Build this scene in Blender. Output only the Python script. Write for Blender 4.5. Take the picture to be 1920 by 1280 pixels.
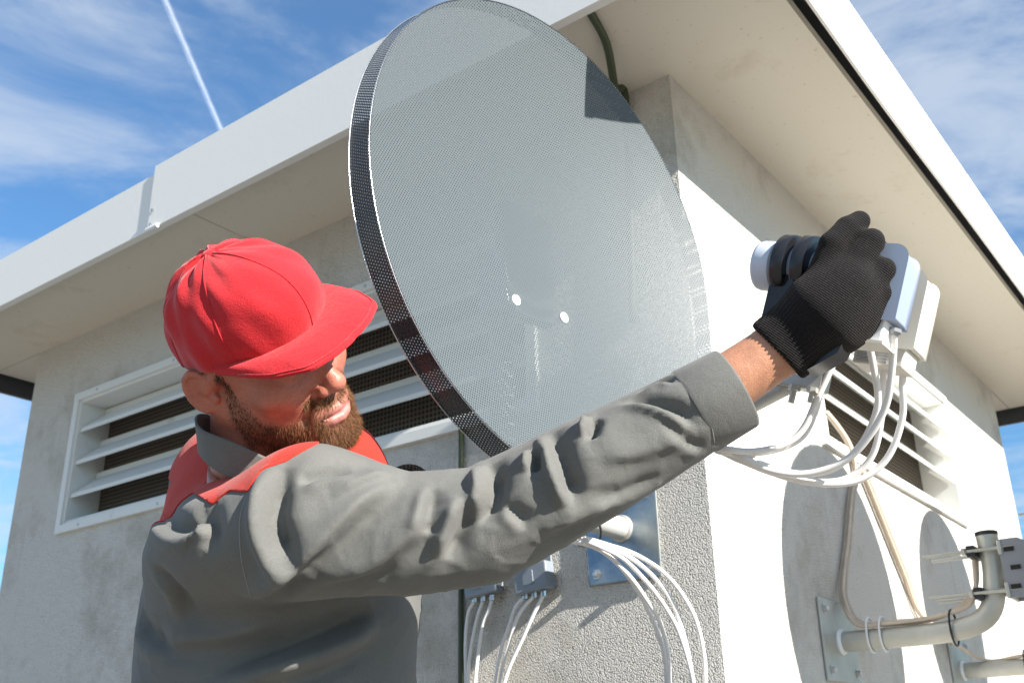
import bpy, bmesh, math, random
import numpy as np
from mathutils import Vector, Matrix
from mathutils.bvhtree import BVHTree
from mathutils.geometry import tessellate_polygon
random.seed(7); RNG = np.random.default_rng(11)
scn = bpy.context.scene
for o in list(bpy.data.objects): bpy.data.objects.remove(o)
COL = scn.collection

# ------------------------------------------------------------------ camera
FPX = 1941.85; CH = 1.14                       # focal length in photo pixels, camera height above the roof deck
VA = np.array([-1822., 1500.]); VB = np.array([2555., 1415.])       # vanishing points of the two facades
_a = np.array([VA[0]-960, 640-VA[1], -FPX]); _a /= np.linalg.norm(_a)
_b = np.array([VB[0]-960, 640-VB[1], -FPX]); _b /= np.linalg.norm(_b)
_u = np.cross(_b, _a); _u /= np.linalg.norm(_u); _u = _u if _u[1] > 0 else -_u
_f = np.array([0, 0, -1.]); _f -= _u*_f.dot(_u); _f /= np.linalg.norm(_f)
R = np.array([np.cross(_f, _u), _f, _u])       # camera axes -> world axes
ORG = np.array([0, 0, CH])
AD = R @ _a; BD = R @ _b                       # facade directions, both horizontal
UP = np.array([0, 0, 1.])
cd = bpy.data.cameras.new('camera'); cam = bpy.data.objects.new('camera', cd); COL.objects.link(cam)
cd.sensor_width = 36; cd.lens = 36*FPX/1920; cd.clip_start = .05; cd.clip_end = 60000
m4 = Matrix.Identity(4)
for i in range(3):
    for j in range(3): m4[i][j] = R[i, j]
m4.translation = Vector(ORG); cam.matrix_world = m4
cd.dof.use_dof = True; cd.dof.focus_distance = 1.25; cd.dof.aperture_fstop = 10
scn.camera = cam

# ------------------------------------------------------------------ sky and sun
SUN_AZ, SUN_EL = math.radians(-43.), math.radians(28.5)        # azimuth from +x, towards the sun
SD = np.array([math.cos(SUN_AZ)*math.cos(SUN_EL), math.sin(SUN_AZ)*math.cos(SUN_EL), math.sin(SUN_EL)])
w = bpy.data.worlds.new('World'); scn.world = w; w.use_nodes = True
nt = w.node_tree; nt.nodes.clear()
def N(nt, t, **k):
    n = nt.nodes.new(t)
    for a, v in k.items():
        if a == 'ins':
            for q, x in v.items(): n.inputs[q].default_value = x
        else: setattr(n, a, v)
    return n
def lk(nt, a, b): nt.links.new(a, b)
def M(nt, op, a, b=None, c=None, clamp=False):
    n = nt.nodes.new('ShaderNodeMath'); n.operation = op; n.use_clamp = clamp
    for i, v in enumerate((a, b, c)):
        if v is None: continue
        if isinstance(v, (int, float)): n.inputs[i].default_value = v
        else: nt.links.new(v, n.inputs[i])
    return n.outputs[0]
sky = N(nt, 'ShaderNodeTexSky', sky_type='NISHITA', sun_disc=False, sun_elevation=SUN_EL,
        sun_rotation=math.pi/2-SUN_AZ, altitude=200, air_density=1.25, dust_density=.35, ozone_density=2.6)
tc = N(nt, 'ShaderNodeTexCoord'); sp = N(nt, 'ShaderNodeSeparateXYZ'); lk(nt, tc.outputs['Generated'], sp.inputs[0])
zc = M(nt, 'ADD', M(nt, 'MAXIMUM', sp.outputs[2], 0.0), .12)
cb = N(nt, 'ShaderNodeCombineXYZ'); lk(nt, M(nt, 'DIVIDE', sp.outputs[0], zc), cb.inputs[0]); lk(nt, M(nt, 'DIVIDE', sp.outputs[1], zc), cb.inputs[1])
mp = N(nt, 'ShaderNodeMapping'); mp.inputs['Rotation'].default_value = (0, 0, .5); mp.inputs['Scale'].default_value = (1.9, 3.1, 1); mp.inputs['Location'].default_value = (3.1, 1.7, 0)
lk(nt, cb.outputs[0], mp.inputs[0])
n1 = N(nt, 'ShaderNodeTexNoise', ins={'Scale': 1.1, 'Detail': 9, 'Roughness': .62, 'Distortion': .7}); lk(nt, mp.outputs[0], n1.inputs['Vector'])
n2 = N(nt, 'ShaderNodeTexNoise', ins={'Scale': .45, 'Detail': 3, 'Roughness': .5}); lk(nt, mp.outputs[0], n2.inputs['Vector'])
cl = M(nt, 'ADD', M(nt, 'MULTIPLY', n1.outputs[0], .7), M(nt, 'MULTIPLY', n2.outputs[0], .5))
rr = N(nt, 'ShaderNodeMapRange', interpolation_type='SMOOTHSTEP', ins={'From Min': .48, 'From Max': .72, 'To Min': .08, 'To Max': .72}); lk(nt, cl, rr.inputs[0])
hs = N(nt, 'ShaderNodeMix', data_type='RGBA', blend_type='MULTIPLY'); hs.inputs[0].default_value = 1; lk(nt, sky.outputs[0], hs.inputs[6]); hs.inputs[7].default_value = (.58, 1.12, 1.50, 1)
mx = N(nt, 'ShaderNodeMix', data_type='RGBA'); lk(nt, rr.outputs[0], mx.inputs[0]); lk(nt, hs.outputs[2], mx.inputs[6]); mx.inputs[7].default_value = (5.6, 6.3, 7.2, 1)
bg = N(nt, 'ShaderNodeBackground', ins={'Strength': .05}); lk(nt, mx.outputs[2], bg.inputs[0])
wo = N(nt, 'ShaderNodeOutputWorld'); lk(nt, bg.outputs[0], wo.inputs[0])
sl = bpy.data.lights.new('sun', 'SUN'); sl.energy = 5.0; sl.angle = math.radians(.53); sl.color = (1, .95, .87)
sun = bpy.data.objects.new('sun', sl); COL.objects.link(sun)
sun.rotation_euler = Vector(-SD).to_track_quat('-Z', 'Y').to_euler(); sun.location = (4, -4, 6)
vs = scn.view_settings; vs.view_transform = 'Standard'; vs.look = 'None'; vs.exposure = 1.32; vs.gamma = 1; vs.use_curve_mapping = False
scn.render.resolution_x = 1024; scn.render.resolution_y = 682

# ------------------------------------------------------------------ pixel helpers
def K(px, py, d):                               # camera-space point at optical depth d
    return np.array([(px-960)/FPX*d, (640-py)/FPX*d, -d])
def C2W(p): return np.asarray(p) @ R.T + ORG
def P(px, py, d): return C2W(K(px, py, d))
def ray(px, py): r = R @ np.array([px-960, 640-py, -FPX]); return r/np.linalg.norm(r)
D0 = 1.83                                       # horizontal distance to the building's corner
_r = ray(1255, 140); CRN = _r/np.hypot(_r[0], _r[1])*D0 + ORG; HS = CRN[2]      # corner at soffit height
def onA(px, py, off=0.):                        # point on facade A (plane b = -off)
    r = ray(px, py); return ORG + r*((((CRN-ORG) @ BD)-off)/(r @ BD))
def onB(px, py, off=0.):
    r = ray(px, py); return ORG + r*((((CRN-ORG) @ AD)-off)/(r @ AD))
def bl(p): d = np.asarray(p)-CRN; return np.array([d @ AD, d @ BD, p[2]])       # building coords a, b, z
def W(a, b, z): return np.array([CRN[0], CRN[1], 0])+AD*a+BD*b+UP*z

# ------------------------------------------------------------------ objects and meshes
def obj(name, verts, faces, mat=None, parent=None, smooth=False, label=None, cat=None, group=None, kind=None):
    me = bpy.data.meshes.new(name)
    me.from_pydata([tuple(map(float, v)) for v in verts], [], [tuple(map(int, f)) for f in faces]); me.update()
    if smooth: me.polygons.foreach_set('use_smooth', [True]*len(me.polygons))
    o = bpy.data.objects.new(name, me); COL.objects.link(o)
    if mat: me.materials.append(mat)
    if parent: o.parent = parent
    tag(o, label, cat, group, kind); return o
def tag(o, label=None, cat=None, group=None, kind=None):
    for k, v in (('label', label), ('category', cat), ('group', group), ('kind', kind)):
        if v: o[k] = v
    return o
def empty(name, loc, label, cat, group=None):
    o = bpy.data.objects.new(name, None); COL.objects.link(o); o.location = Vector(loc); o.empty_display_size = .05
    bpy.context.view_layer.update(); return tag(o, label, cat, group)
def put(o, parent):                             # parent while keeping world coordinates of the mesh
    o.parent = parent; o.matrix_parent_inverse = Matrix.Translation(parent.location).inverted() if parent.type == 'EMPTY' else Matrix.Identity(4)
    return o
class MB:
    def __init__(s): s.v = []; s.f = []
    def add(s, v, f):
        n = len(s.v); s.v += [tuple(map(float, x)) for x in v]; s.f += [tuple(int(i)+n for i in q) for q in f]; return s
    def box(s, o, x, y, z, bev=0):              # o corner-centre, x,y,z half vectors
        o, x, y, z = map(np.asarray, (o, x, y, z))
        if bev:
            b = bmesh.new(); bmesh.ops.create_cube(b, size=2)
            L = [np.linalg.norm(q) for q in (x, y, z)]
            for v in b.verts: v.co = Vector((v.co.x*L[0], v.co.y*L[1], v.co.z*L[2]))
            bmesh.ops.bevel(b, geom=b.edges[:], offset=bev, segments=2, affect='EDGES', profile=.5)
            U = [q/l for q, l in zip((x, y, z), L)]
            b.verts.index_update()
            s.add([o+U[0]*v.co.x+U[1]*v.co.y+U[2]*v.co.z for v in b.verts], [[v.index for v in f.verts] for f in b.faces]); b.free(); return s
        c = [o+i*x+j*y+k*z for i in (-1, 1) for j in (-1, 1) for k in (-1, 1)]
        fs = [(0, 1, 3, 2), (4, 6, 7, 5), (0, 4, 5, 1), (2, 3, 7, 6), (0, 2, 6, 4), (1, 5, 7, 3)]
        if np.dot(np.cross(x, y), z) < 0: fs = [q[::-1] for q in fs]
        return s.add(c, fs)
    def prism(s, pts, ex):                      # planar polygon extruded by vector ex
        pts = [np.asarray(p, float) for p in pts]; n = len(pts); ex = np.asarray(ex, float)
        nrm = sum((np.cross(pts[i]-pts[0], pts[(i+1) % n]-pts[0]) for i in range(n)), np.zeros(3))
        if np.dot(nrm, ex) > 0: pts = pts[::-1]
        return s.add(pts+[p+ex for p in pts], [tuple(range(n)), tuple(range(2*n-1, n-1, -1))]+[(i, n+i, n+(i+1) % n, (i+1) % n)[::-1] for i in range(n)])
    def tube(s, pts, r, n=10, cap=True, sub=0):
        pts = np.asarray(pts, float)
        if sub: pts = crom(pts, sub)
        m = len(pts); rr = np.full(m, r, float) if np.isscalar(r) else np.interp(np.linspace(0, 1, m), np.linspace(0, 1, len(r)), r)
        t = np.gradient(pts, axis=0); t /= np.linalg.norm(t, axis=1)[:, None]+1e-12
        u = np.cross(t[0], [0, 0, 1.]); u = np.cross(t[0], [1., 0, 0]) if np.linalg.norm(u) < .1 else u
        V = []
        for i in range(m):
            u = u-t[i]*u.dot(t[i]); u /= np.linalg.norm(u); q = np.cross(t[i], u)
            for k in range(n):
                a = 2*math.pi*k/n; V.append(pts[i]+rr[i]*(math.cos(a)*u+math.sin(a)*q))
        F = [(i*n+k, i*n+(k+1) % n, (i+1)*n+(k+1) % n, (i+1)*n+k) for i in range(m-1) for k in range(n)]
        if cap: F += [tuple(range(n))[::-1], tuple(range((m-1)*n, m*n))]
        return s.add(V, F)
    def lathe(s, o, ax, prof, n=24):            # prof = [(axial, radius)...]
        ax = np.asarray(ax, float); ax = ax/np.linalg.norm(ax); u = np.cross(ax, [0, 0, 1.]); u = np.cross(ax, [1., 0, 0]) if np.linalg.norm(u) < .1 else u
        u /= np.linalg.norm(u); q = np.cross(ax, u); V = []
        for h, r in prof:
            for k in range(n):
                a = 2*math.pi*k/n; V.append(np.asarray(o)+ax*h+r*(math.cos(a)*u+math.sin(a)*q))
        m = len(prof)
        F = [(i*n+k, i*n+(k+1) % n, (i+1)*n+(k+1) % n, (i+1)*n+k) for i in range(m-1) for k in range(n)]
        F += [tuple(range(n))[::-1], tuple(range((m-1)*n, m*n))]
        return s.add(V, F)
    def build(s, name, mat, parent=None, smooth=False, **k):
        o = obj(name, s.v, s.f, mat, None, smooth, **k)
        if parent: put(o, parent)
        return o
def crom(p, n):                                 # Catmull-Rom through points
    p = np.asarray(p, float); q = np.vstack([2*p[0]-p[1], p, 2*p[-1]-p[-2]]); out = []
    for i in range(1, len(q)-2):
        t = np.linspace(0, 1, n, endpoint=False)[:, None]
        out.append(.5*((2*q[i])+(q[i+1]-q[i-1])*t+(2*q[i-1]-5*q[i]+4*q[i+1]-q[i+2])*t*t+(3*q[i]-q[i-1]-3*q[i+1]+q[i+2])*t**3))
    return np.vstack(out+[p[-1:]])
def autosmooth(o, ang=35):
    o.data.polygons.foreach_set('use_smooth', [True]*len(o.data.polygons))
    me = o.data; b = bmesh.new(); b.from_mesh(me)
    for e in b.edges:
        if len(e.link_faces) == 2 and e.calc_face_angle(0) > math.radians(ang): e.smooth = False
    b.to_mesh(me); b.free(); return o

# ------------------------------------------------------------------ materials
def mat(name, col, rough=.6, metal=0., spec=.5, noise=None, bump=None, sheen=0, trans=0, sss=0):
    """noise=(scale, amount[, second colour]); bump=(scale, strength, distance)"""
    m = bpy.data.materials.new(name); m.use_nodes = True; nt = m.node_tree; b = nt.nodes['Principled BSDF']
    b.inputs['Base Color'].default_value = (*col, 1); b.inputs['Roughness'].default_value = rough; b.inputs['Metallic'].default_value = metal
    b.inputs['Specular IOR Level'].default_value = spec
    if sheen: b.inputs['Sheen Weight'].default_value = sheen; b.inputs['Sheen Roughness'].default_value = .5
    if sss: b.inputs['Subsurface Weight'].default_value = sss; b.inputs['Subsurface Radius'].default_value = (.012, .004, .002); b.inputs['Subsurface Scale'].default_value = .4
    t = N(nt, 'ShaderNodeTexCoord')
    if noise:
        n = N(nt, 'ShaderNodeTexNoise', ins={'Scale': noise[0], 'Detail': 6, 'Roughness': .65}); lk(nt, t.outputs['Object'], n.inputs['Vector'])
        mr = N(nt, 'ShaderNodeMapRange', ins={'From Min': .35, 'From Max': .7}); lk(nt, n.outputs[0], mr.inputs[0])
        x = N(nt, 'ShaderNodeMix', data_type='RGBA'); lk(nt, mr.outputs[0], x.inputs[0])
        c2 = noise[2] if len(noise) > 2 else tuple(c*(1-noise[1]) for c in col)
        x.inputs[6].default_value = (*col, 1); x.inputs[7].default_value = (*c2, 1); lk(nt, x.outputs[2], b.inputs['Base Color'])
    if bump:
        n = N(nt, 'ShaderNodeTexNoise', ins={'Scale': bump[0], 'Detail': 4, 'Roughness': .6}); lk(nt, t.outputs['Object'], n.inputs['Vector'])
        bp = N(nt, 'ShaderNodeBump', ins={'Strength': bump[1], 'Distance': bump[2]}); lk(nt, n.outputs[0], bp.inputs['Height']); lk(nt, bp.outputs[0], b.inputs['Normal'])
    return m

def stucco():
    m = bpy.data.materials.new('stucco'); m.use_nodes = True; nt = m.node_tree; b = nt.nodes['Principled BSDF']
    b.inputs['Roughness'].default_value = .92; b.inputs['Specular IOR Level'].default_value = .2
    t = N(nt, 'ShaderNodeTexCoord'); o = t.outputs['Object']
    n1 = N(nt, 'ShaderNodeTexNoise', ins={'Scale': 600, 'Detail': 3, 'Roughness': .55}); lk(nt, o, n1.inputs['Vector'])
    v = N(nt, 'ShaderNodeTexVoronoi', feature='SMOOTH_F1', ins={'Scale': 330, 'Smoothness': .25}); lk(nt, o, v.inputs['Vector'])
    n2 = N(nt, 'ShaderNodeTexNoise', ins={'Scale': 2.2, 'Detail': 7, 'Roughness': .65}); lk(nt, o, n2.inputs['Vector'])
    n3 = N(nt, 'ShaderNodeTexNoise', ins={'Scale': 9, 'Detail': 6, 'Roughness': .7}); lk(nt, o, n3.inputs['Vector'])
    h = M(nt, 'ADD', M(nt, 'MULTIPLY', n1.outputs[0], .45), M(nt, 'MULTIPLY', M(nt, 'POWER', v.outputs['Distance'], 2.), -1.5))
    bp = N(nt, 'ShaderNodeBump', ins={'Strength': 1.0, 'Distance': .003}); lk(nt, h, bp.inputs['Height']); lk(nt, bp.outputs[0], b.inputs['Normal'])
    st = N(nt, 'ShaderNodeMapRange', ins={'From Min': .50, 'From Max': .72}); lk(nt, M(nt, 'ADD', M(nt, 'MULTIPLY', n2.outputs[0], .6), M(nt, 'MULTIPLY', n3.outputs[0], .4)), st.inputs[0])
    mz = N(nt, 'ShaderNodeMapping'); mz.inputs['Scale'].default_value = (22, 22, 1.3); lk(nt, o, mz.inputs[0])
    n5 = N(nt, 'ShaderNodeTexNoise', ins={'Scale': 1, 'Detail': 5, 'Roughness': .6}); lk(nt, mz.outputs[0], n5.inputs['Vector']); dr = N(nt, 'ShaderNodeMapRange', ins={'From Min': .60, 'From Max': .82, 'To Max': .55}); lk(nt, n5.outputs[0], dr.inputs[0])
    x = N(nt, 'ShaderNodeMix', data_type='RGBA'); lk(nt, M(nt, 'MAXIMUM', st.outputs[0], dr.outputs[0]), x.inputs[0]); x.inputs[6].default_value = (.74, .715, .665, 1); x.inputs[7].default_value = (.42, .375, .30, 1)
    lk(nt, x.outputs[2], b.inputs['Base Color']); return m
def grime(name, col, dirt, rough=.5, scale=6, lo=.55, hi=.8, spec=.4, speck=False, bs=.08):
    m = bpy.data.materials.new(name); m.use_nodes = True; nt = m.node_tree; b = nt.nodes['Principled BSDF']
    b.inputs['Roughness'].default_value = rough; b.inputs['Specular IOR Level'].default_value = spec
    t = N(nt, 'ShaderNodeTexCoord'); o = t.outputs['Object']
    n = N(nt, 'ShaderNodeTexNoise', ins={'Scale': scale, 'Detail': 8, 'Roughness': .7}); lk(nt, o, n.inputs['Vector'])
    r = N(nt, 'ShaderNodeMapRange', ins={'From Min': lo, 'From Max': hi}); lk(nt, n.outputs[0], r.inputs[0]); fac = r.outputs[0]
    if speck:
        v = N(nt, 'ShaderNodeTexNoise', ins={'Scale': 85, 'Detail': 2}); lk(nt, o, v.inputs['Vector'])
        q = N(nt, 'ShaderNodeMapRange', ins={'From Min': .68, 'From Max': .74, 'To Max': .55}); lk(nt, v.outputs[0], q.inputs[0])
        fac = M(nt, 'MAXIMUM', fac, q.outputs[0])
    x = N(nt, 'ShaderNodeMix', data_type='RGBA'); lk(nt, fac, x.inputs[0]); x.inputs[6].default_value = (*col, 1); x.inputs[7].default_value = (*dirt, 1)
    lk(nt, x.outputs[2], b.inputs['Base Color'])
    n4 = N(nt, 'ShaderNodeTexNoise', ins={'Scale': 60, 'Detail': 4}); lk(nt, o, n4.inputs['Vector'])
    bp = N(nt, 'ShaderNodeBump', ins={'Strength': bs, 'Distance': .002}); lk(nt, n4.outputs[0], bp.inputs['Height']); lk(nt, bp.outputs[0], b.inputs['Normal'])
    return m
MAT = dict(
    stucco=stucco(),
    soffit=grime('soffit_paint', (.68, .635, .55), (.48, .40, .29), .8, 3.5, .58, .85, .2, True),
    fascia=grime('fascia_metal', (.78, .77, .74), (.55, .52, .46), .6, 5, .66, .9, .25),
    louver=grime('louver_paint', (.72, .72, .69), (.40, .34, .25), .45, 7, .6, .85, .4),
    dark=mat('dark_void', (.02, .018, .016), .9), gapshade=mat('eaves_shade', (.05, .053, .06), .6),  # second grey is near black: shade of the eaves gap painted in
    roof=mat('roof_membrane', (.4, .4, .39), .8),
    deck=mat('roof_deck', (.23, .21, .18), .9, noise=(3, .25), bump=(60, .4, .004)),
    galv=mat('galvanised_steel', (.52, .52, .49), .5, .6, noise=(14, .3, (.42, .43, .38)), bump=(40, .12, .002)),
    bluegalv=mat('zinc_plate', (.14, .21, .32), .3, .7, noise=(9, .5, (.45, .46, .42)), bump=(30, .1, .002)),
    bolt=mat('bolt_steel', (.55, .56, .58), .28, .95),
    dull=mat('dull_zinc', (.42, .43, .42), .85, .2), greym=mat('grey_bracket', (.27, .28, .30), .45, .4),
    black=mat('black_plastic', (.012, .012, .014), .25, spec=.5), blackm=mat('black_rubber', (.015, .015, .016), .6),
    blue=mat('lnb_blue_grey', (.27, .32, .42), .45), capgrey=mat('lnb_cap_grey', (.50, .54, .62), .4), beige=mat('lnb_beige', (.62, .59, .52), .5), whitep=mat('white_plastic', (.78, .79, .80), .4),
    cable=mat('white_cable', (.80, .78, .76), .42, noise=(30, .12)), tan=mat('tan_cable', (.62, .52, .42), .5, noise=(20, .2)),
    green=mat('olive_cable', (.045, .06, .028), .5), box=mat('switch_box_grey', (.21, .24, .28), .45), brass=mat('brass', (.7, .45, .12), .3, .9),
    tie=mat('cable_tie_black', (.015, .017, .02), .5))
def wiremesh():
    m = bpy.data.materials.new('vent_mesh'); m.use_nodes = True; nt = m.node_tree; b = nt.nodes['Principled BSDF']; b.inputs['Roughness'].default_value = .7
    uv = N(nt, 'ShaderNodeUVMap'); s = N(nt, 'ShaderNodeSeparateXYZ'); lk(nt, uv.outputs[0], s.inputs[0]); f = []
    for i in (0, 1):
        q = M(nt, 'FRACT', M(nt, 'DIVIDE', s.outputs[i], .0125)); f.append(M(nt, 'LESS_THAN', q, .3))
    w = M(nt, 'MAXIMUM', f[0], f[1]); x = N(nt, 'ShaderNodeMix', data_type='RGBA'); lk(nt, w, x.inputs[0])
    x.inputs[6].default_value = (.012, .011, .010, 1); x.inputs[7].default_value = (.15, .12, .085, 1); lk(nt, x.outputs[2], b.inputs['Base Color']); return m
MAT['wire'] = wiremesh()

# ------------------------------------------------------------------ setting: roof deck
S = 400
obj('roof_deck', [(-S, -S, 0), (S, -S, 0), (S, S, 0), (-S, S, 0)], [(0, 1, 2, 3)], MAT['deck'], kind='structure')

# ------------------------------------------------------------------ the small rooftop building
LA, LB, HANG, GAP = 2.44, 2.555, .053, .052
zb = HS-HANG
def at_z(px, py, z): r = ray(px, py); return ORG+r*((z-CH)/r[2])
OA = -bl(at_z(300, 420, zb))[1]; OB = -bl(at_z(1810, 402, zb))[0]
ZTA = bl(ORG+ray(700, 90)*((((CRN-ORG) @ BD)-OA)/(ray(700, 90) @ BD)))[2]
ZTB = bl(ORG+ray(1798, 307)*((((CRN-ORG) @ AD)-OB)/(ray(1798, 307) @ AD)))[2]
ZT = (ZTA+ZTB)/2
print('overhang', OA, OB, 'fascia top', ZTA, ZTB, 'soffit', HS)
bld = empty('rooftop_building', W(LA/2, LB/2, 0), 'small white stucco rooftop building with wide roof overhang and louvred vents', 'building')
aL = bl(onA(106, 1003)); aT = bl(onA(150, 740))
VAx = (.36, (aL[0]+aT[0])/2, aL[2], aT[2])                       # facade A vent: a0, a1, z0, z1
bL = bl(onB(1541, 834)); bR = bl(onB(1812, 989)); bT = bl(onB(1783, 760))
VBx = (bL[1], bR[1], (bL[2]+bR[2])/2, bT[2])
print('ventA', VAx, 'ventB', VBx)
def wall_mesh(fn, L, v, th, name):
    m = MB(); a0, a1, z0, z1 = v
    def bx(s0, s1, h0, h1): m.box(fn((s0+s1)/2, th/2, (h0+h1)/2), fn(1, 0, 0, 1)*(s1-s0)/2, fn(0, 1, 0, 1)*th/2, UP*(h1-h0)/2)
    bx(0, a0, 0, HS+.02); bx(a1, L, 0, HS+.02); bx(a0, a1, 0, z0); bx(a0, a1, z1, HS+.02)
    return m.build(name, MAT['stucco'], bld)
fA = lambda s, d, z, vec=0: (AD*s+BD*d+UP*z) if vec else W(s, d, z)
fB = lambda s, d, z, vec=0: (BD*s+AD*d+UP*z) if vec else W(d, s, z)
fr = .024
insA = (VAx[0]+fr, VAx[1]-fr, VAx[2]+fr, VAx[3]-fr); insB = (VBx[0]+fr, VBx[1]-fr, VBx[2]+fr, VBx[3]-fr)
wall_mesh(fA, LA, insA, .14, 'wall')
m = MB(); a0, a1, z0, z1 = insB
for s0, s1, h0, h1 in ((.14, a0, 0, HS+.02), (a1, LB, 0, HS+.02), (a0, a1, 0, z0), (a0, a1, z1, HS+.02)):
    m.box(W(.07, (s0+s1)/2, (h0+h1)/2), AD*.07, BD*(s1-s0)/2, UP*(h1-h0)/2)
m.build('wall', MAT['stucco'], bld)
# corner strip of the right-hand wall closes the 14 cm thickness of the left-hand one
MB().box(W(LA-.07, LB/2+.07, HS/2), AD*.07, BD*(LB/2-.07), UP*(HS/2)).build('wall', MAT['stucco'], bld)
MB().box(W(LA/2, LB-.07, HS/2), AD*(LA/2-.14), BD*.07, UP*(HS/2)).build('wall', MAT['stucco'], bld)
def vent(fn, v, tips, wdt, flip):
    a0, a1, z0, z1 = v; e1 = fn(1, 0, 0, 1); e2 = fn(0, 1, 0, 1)
    root = MB()
    dp = .105
    for s, h0, h1 in ((a0-.001, z0-fr, z1+fr), (a1+.001, z0-fr, z1+fr)):                    # side jambs: frame flange + reveal
        sg = -1 if s < (a0+a1)/2 else 1
        root.box(fn(s+sg*fr/2, -.005, (h0+h1)/2), e1*fr/2, e2*.007, UP*(h1-h0)/2)
        root.box(fn(s-sg*.004, .05, (z0+z1)/2), e1*.004, e2*.053, UP*((z1-z0)/2))
    for z, sg in ((z0, -1), (z1, 1)):
        root.box(fn((a0+a1)/2, -.0055, z+sg*fr/2), e1*((a1-a0)/2+.0005), e2*.0065, UP*fr/2)
        root.box(fn((a0+a1)/2, .05, z-sg*.004), e1*((a1-a0)/2-.009), e2*.053, UP*.004)
    lv = root.build('louvre_vent', MAT['louver'], bld)
    k = 0
    for zt in tips:
        b = MB(); pr = [(.004, 0), (.004, .011), (.078, .076), (.078, .092), (.082, .092), (.082, .073), (.008, .005), (.008, 0)]
        pts = [fn(a0+.009, d, zt+h) for d, h in pr]
        b.prism(pts, e1*(a1-a0-.018)); q = b.build('slat', MAT['louver']); q.parent = lv; q.matrix_parent_inverse = Matrix.Identity(4)
    # sill slope and sheet behind
    sl_ = MB().prism([fn(a0+.009, d, z) for d, z in ((.002, z0+.009), (.002, z0+.014), (.09, z0+.05), (.09, z0+.009))], e1*(a1-a0-.018)).build('sill', MAT['louver']); sl_.parent = lv
    vv = [fn(a0+.01, dp-.005, z0+.01), fn(a1-.01, dp-.005, z0+.01), fn(a1-.01, dp-.005, z1-.01), fn(a0+.01, dp-.005, z1-.01)]
    if flip: vv = vv[::-1]
    g = obj('insect_mesh', vv, [(0, 1, 2, 3)], MAT['wire']); g.parent = lv
    uvl = g.data.uv_layers.new(name='UVMap')
    for li, lp in enumerate(g.data.loops):
        p = bl(g.data.vertices[lp.vertex_index].co); uvl.data[li].uv = ((p[0]+p[1]), p[2])
    for s in np.linspace(a0+.1, a1-.1, 5):                                             # frame screws
        for z in (z0-fr/2, z1+fr/2):
            c = MB().lathe(fn(s, -.012, z), -e2, [(0, .004), (.002, .004), (.003, .002)], 8).build('screw', MAT['bolt']); c.parent = lv
    return lv
tipsA = [bl(onA(157, 806))[2], bl(onA(146, 868))[2], bl(onA(135, 931))[2]]
print('tips', tipsA, VAx)
vent(fA, insA, tipsA, 0, False)
hB = insB[3]-insB[2]
vent(fB, insB, [insB[2]+hB*q for q in (.30, .53, .76)], 0, True)
# roof: soffit panels, slab, fascia sheets
so = MB()
zs = HS+.012
def spanel(a0, a1, b0, b1): MB().box(W((a0+a1)/2, (b0+b1)/2, zs), AD*(a1-a0)/2, BD*(b1-b0)/2, UP*.012).build('soffit_panel', MAT['soffit'], bld)
ja = bl(at_z(405, 421, HS))[0]
EA, EB = OA-GAP, OB-GAP
MB().prism([W(x, y, HS) for x, y in ((-EB, -EA), (ja-.0015, -EA), (ja-.0015, 0), (0, 0), (0, LB+EA), (-EB, LB+EA))], UP*.024).build('soffit_panel', MAT['soffit'], bld)
spanel(ja+.0015, LA+EB, -EA, -.0)
spanel(LA, LA+EB, .003, LB+EA); spanel(0.003, LA-.003, LB, LB+EA)
MB().box(W(LA/2, LB/2, (zs+.03+ZT-.02)/2+.03), AD*(LA/2+OB-.02), BD*(LB/2+OA-.02), UP*(ZT-.05-zs-.03)/2*.8).build('roof_slab', MAT['gapshade'], bld)
MB().box(W(LA/2, LB/2, ZT-.026), AD*(LA/2+OB-.012), BD*(LB/2+OA-.012), UP*.006).build('roof_top', MAT['roof'], bld)
def fascia(p0, p1, out, z0, z1, lip=.016, name='fascia_sheet', wav=0.):
    """vertical sheet from p0 to p1 (plan points as world xy), folded in at the bottom, outward normal out"""
    n = 24; m = MB(); prof = [(0, z1), (0, z0), (-lip, z0), (-lip, z0+.004), (-.003, z0+.004), (-.003, z1)]
    V = []; F = []
    for i in range(n+1):
        t = i/n; c = p0+(p1-p0)*t; dz = wav*(math.sin(9*t+1)+.6*math.sin(23*t)); do = wav*.8*math.sin(13*t+2)
        for d, z in prof: V.append(np.array([c[0], c[1], 0])+out*(d+(do if z < z1 else 0))+UP*(z+(dz if z < z1 else 0)))
    k = len(prof)
    for i in range(n):
        for j in range(k): F.append((i*k+j, i*k+(j+1) % k, (i+1)*k+(j+1) % k, (i+1)*k+j))
    F += [tuple(range(k))[::-1], tuple(range(n*k, n*k+k))]
    m.add(V, F); o = m.build(name, MAT['fascia'], bld)
    bm_ = bmesh.new(); bm_.from_mesh(o.data); bmesh.ops.recalc_face_normals(bm_, faces=bm_.faces[:]); bm_.to_mesh(o.data); bm_.free(); return o
aj = bl(ORG+ray(283, 375)*((((CRN-ORG) @ BD)-OA)/(ray(283, 375) @ BD)))[0]
f1 = fascia(W(-OB, -OA, 0), W(aj, -OA, 0), -BD, zb, ZT+.012, .02)
f2 = fascia(W(aj-.03, -OA+.006, 0), W(LA+OB, -OA+.006, 0), -BD, zb+.004, ZT-.006, .02)
cap_ = MB().tube([W(aj-.002, -OA-.002, zb-.002), W(aj-.05, -OA-.002, zb-.002)], .006, 8).build('sealant_bead', MAT['whitep'], bld)
for z in (.3, .06): MB().lathe(W(aj-.016, -OA-.001, zb+(ZT-zb)*z), -BD, [(0, .005), (.003, .005), (.005, .002)], 8).build('rivet', MAT['bolt'], bld)
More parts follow.
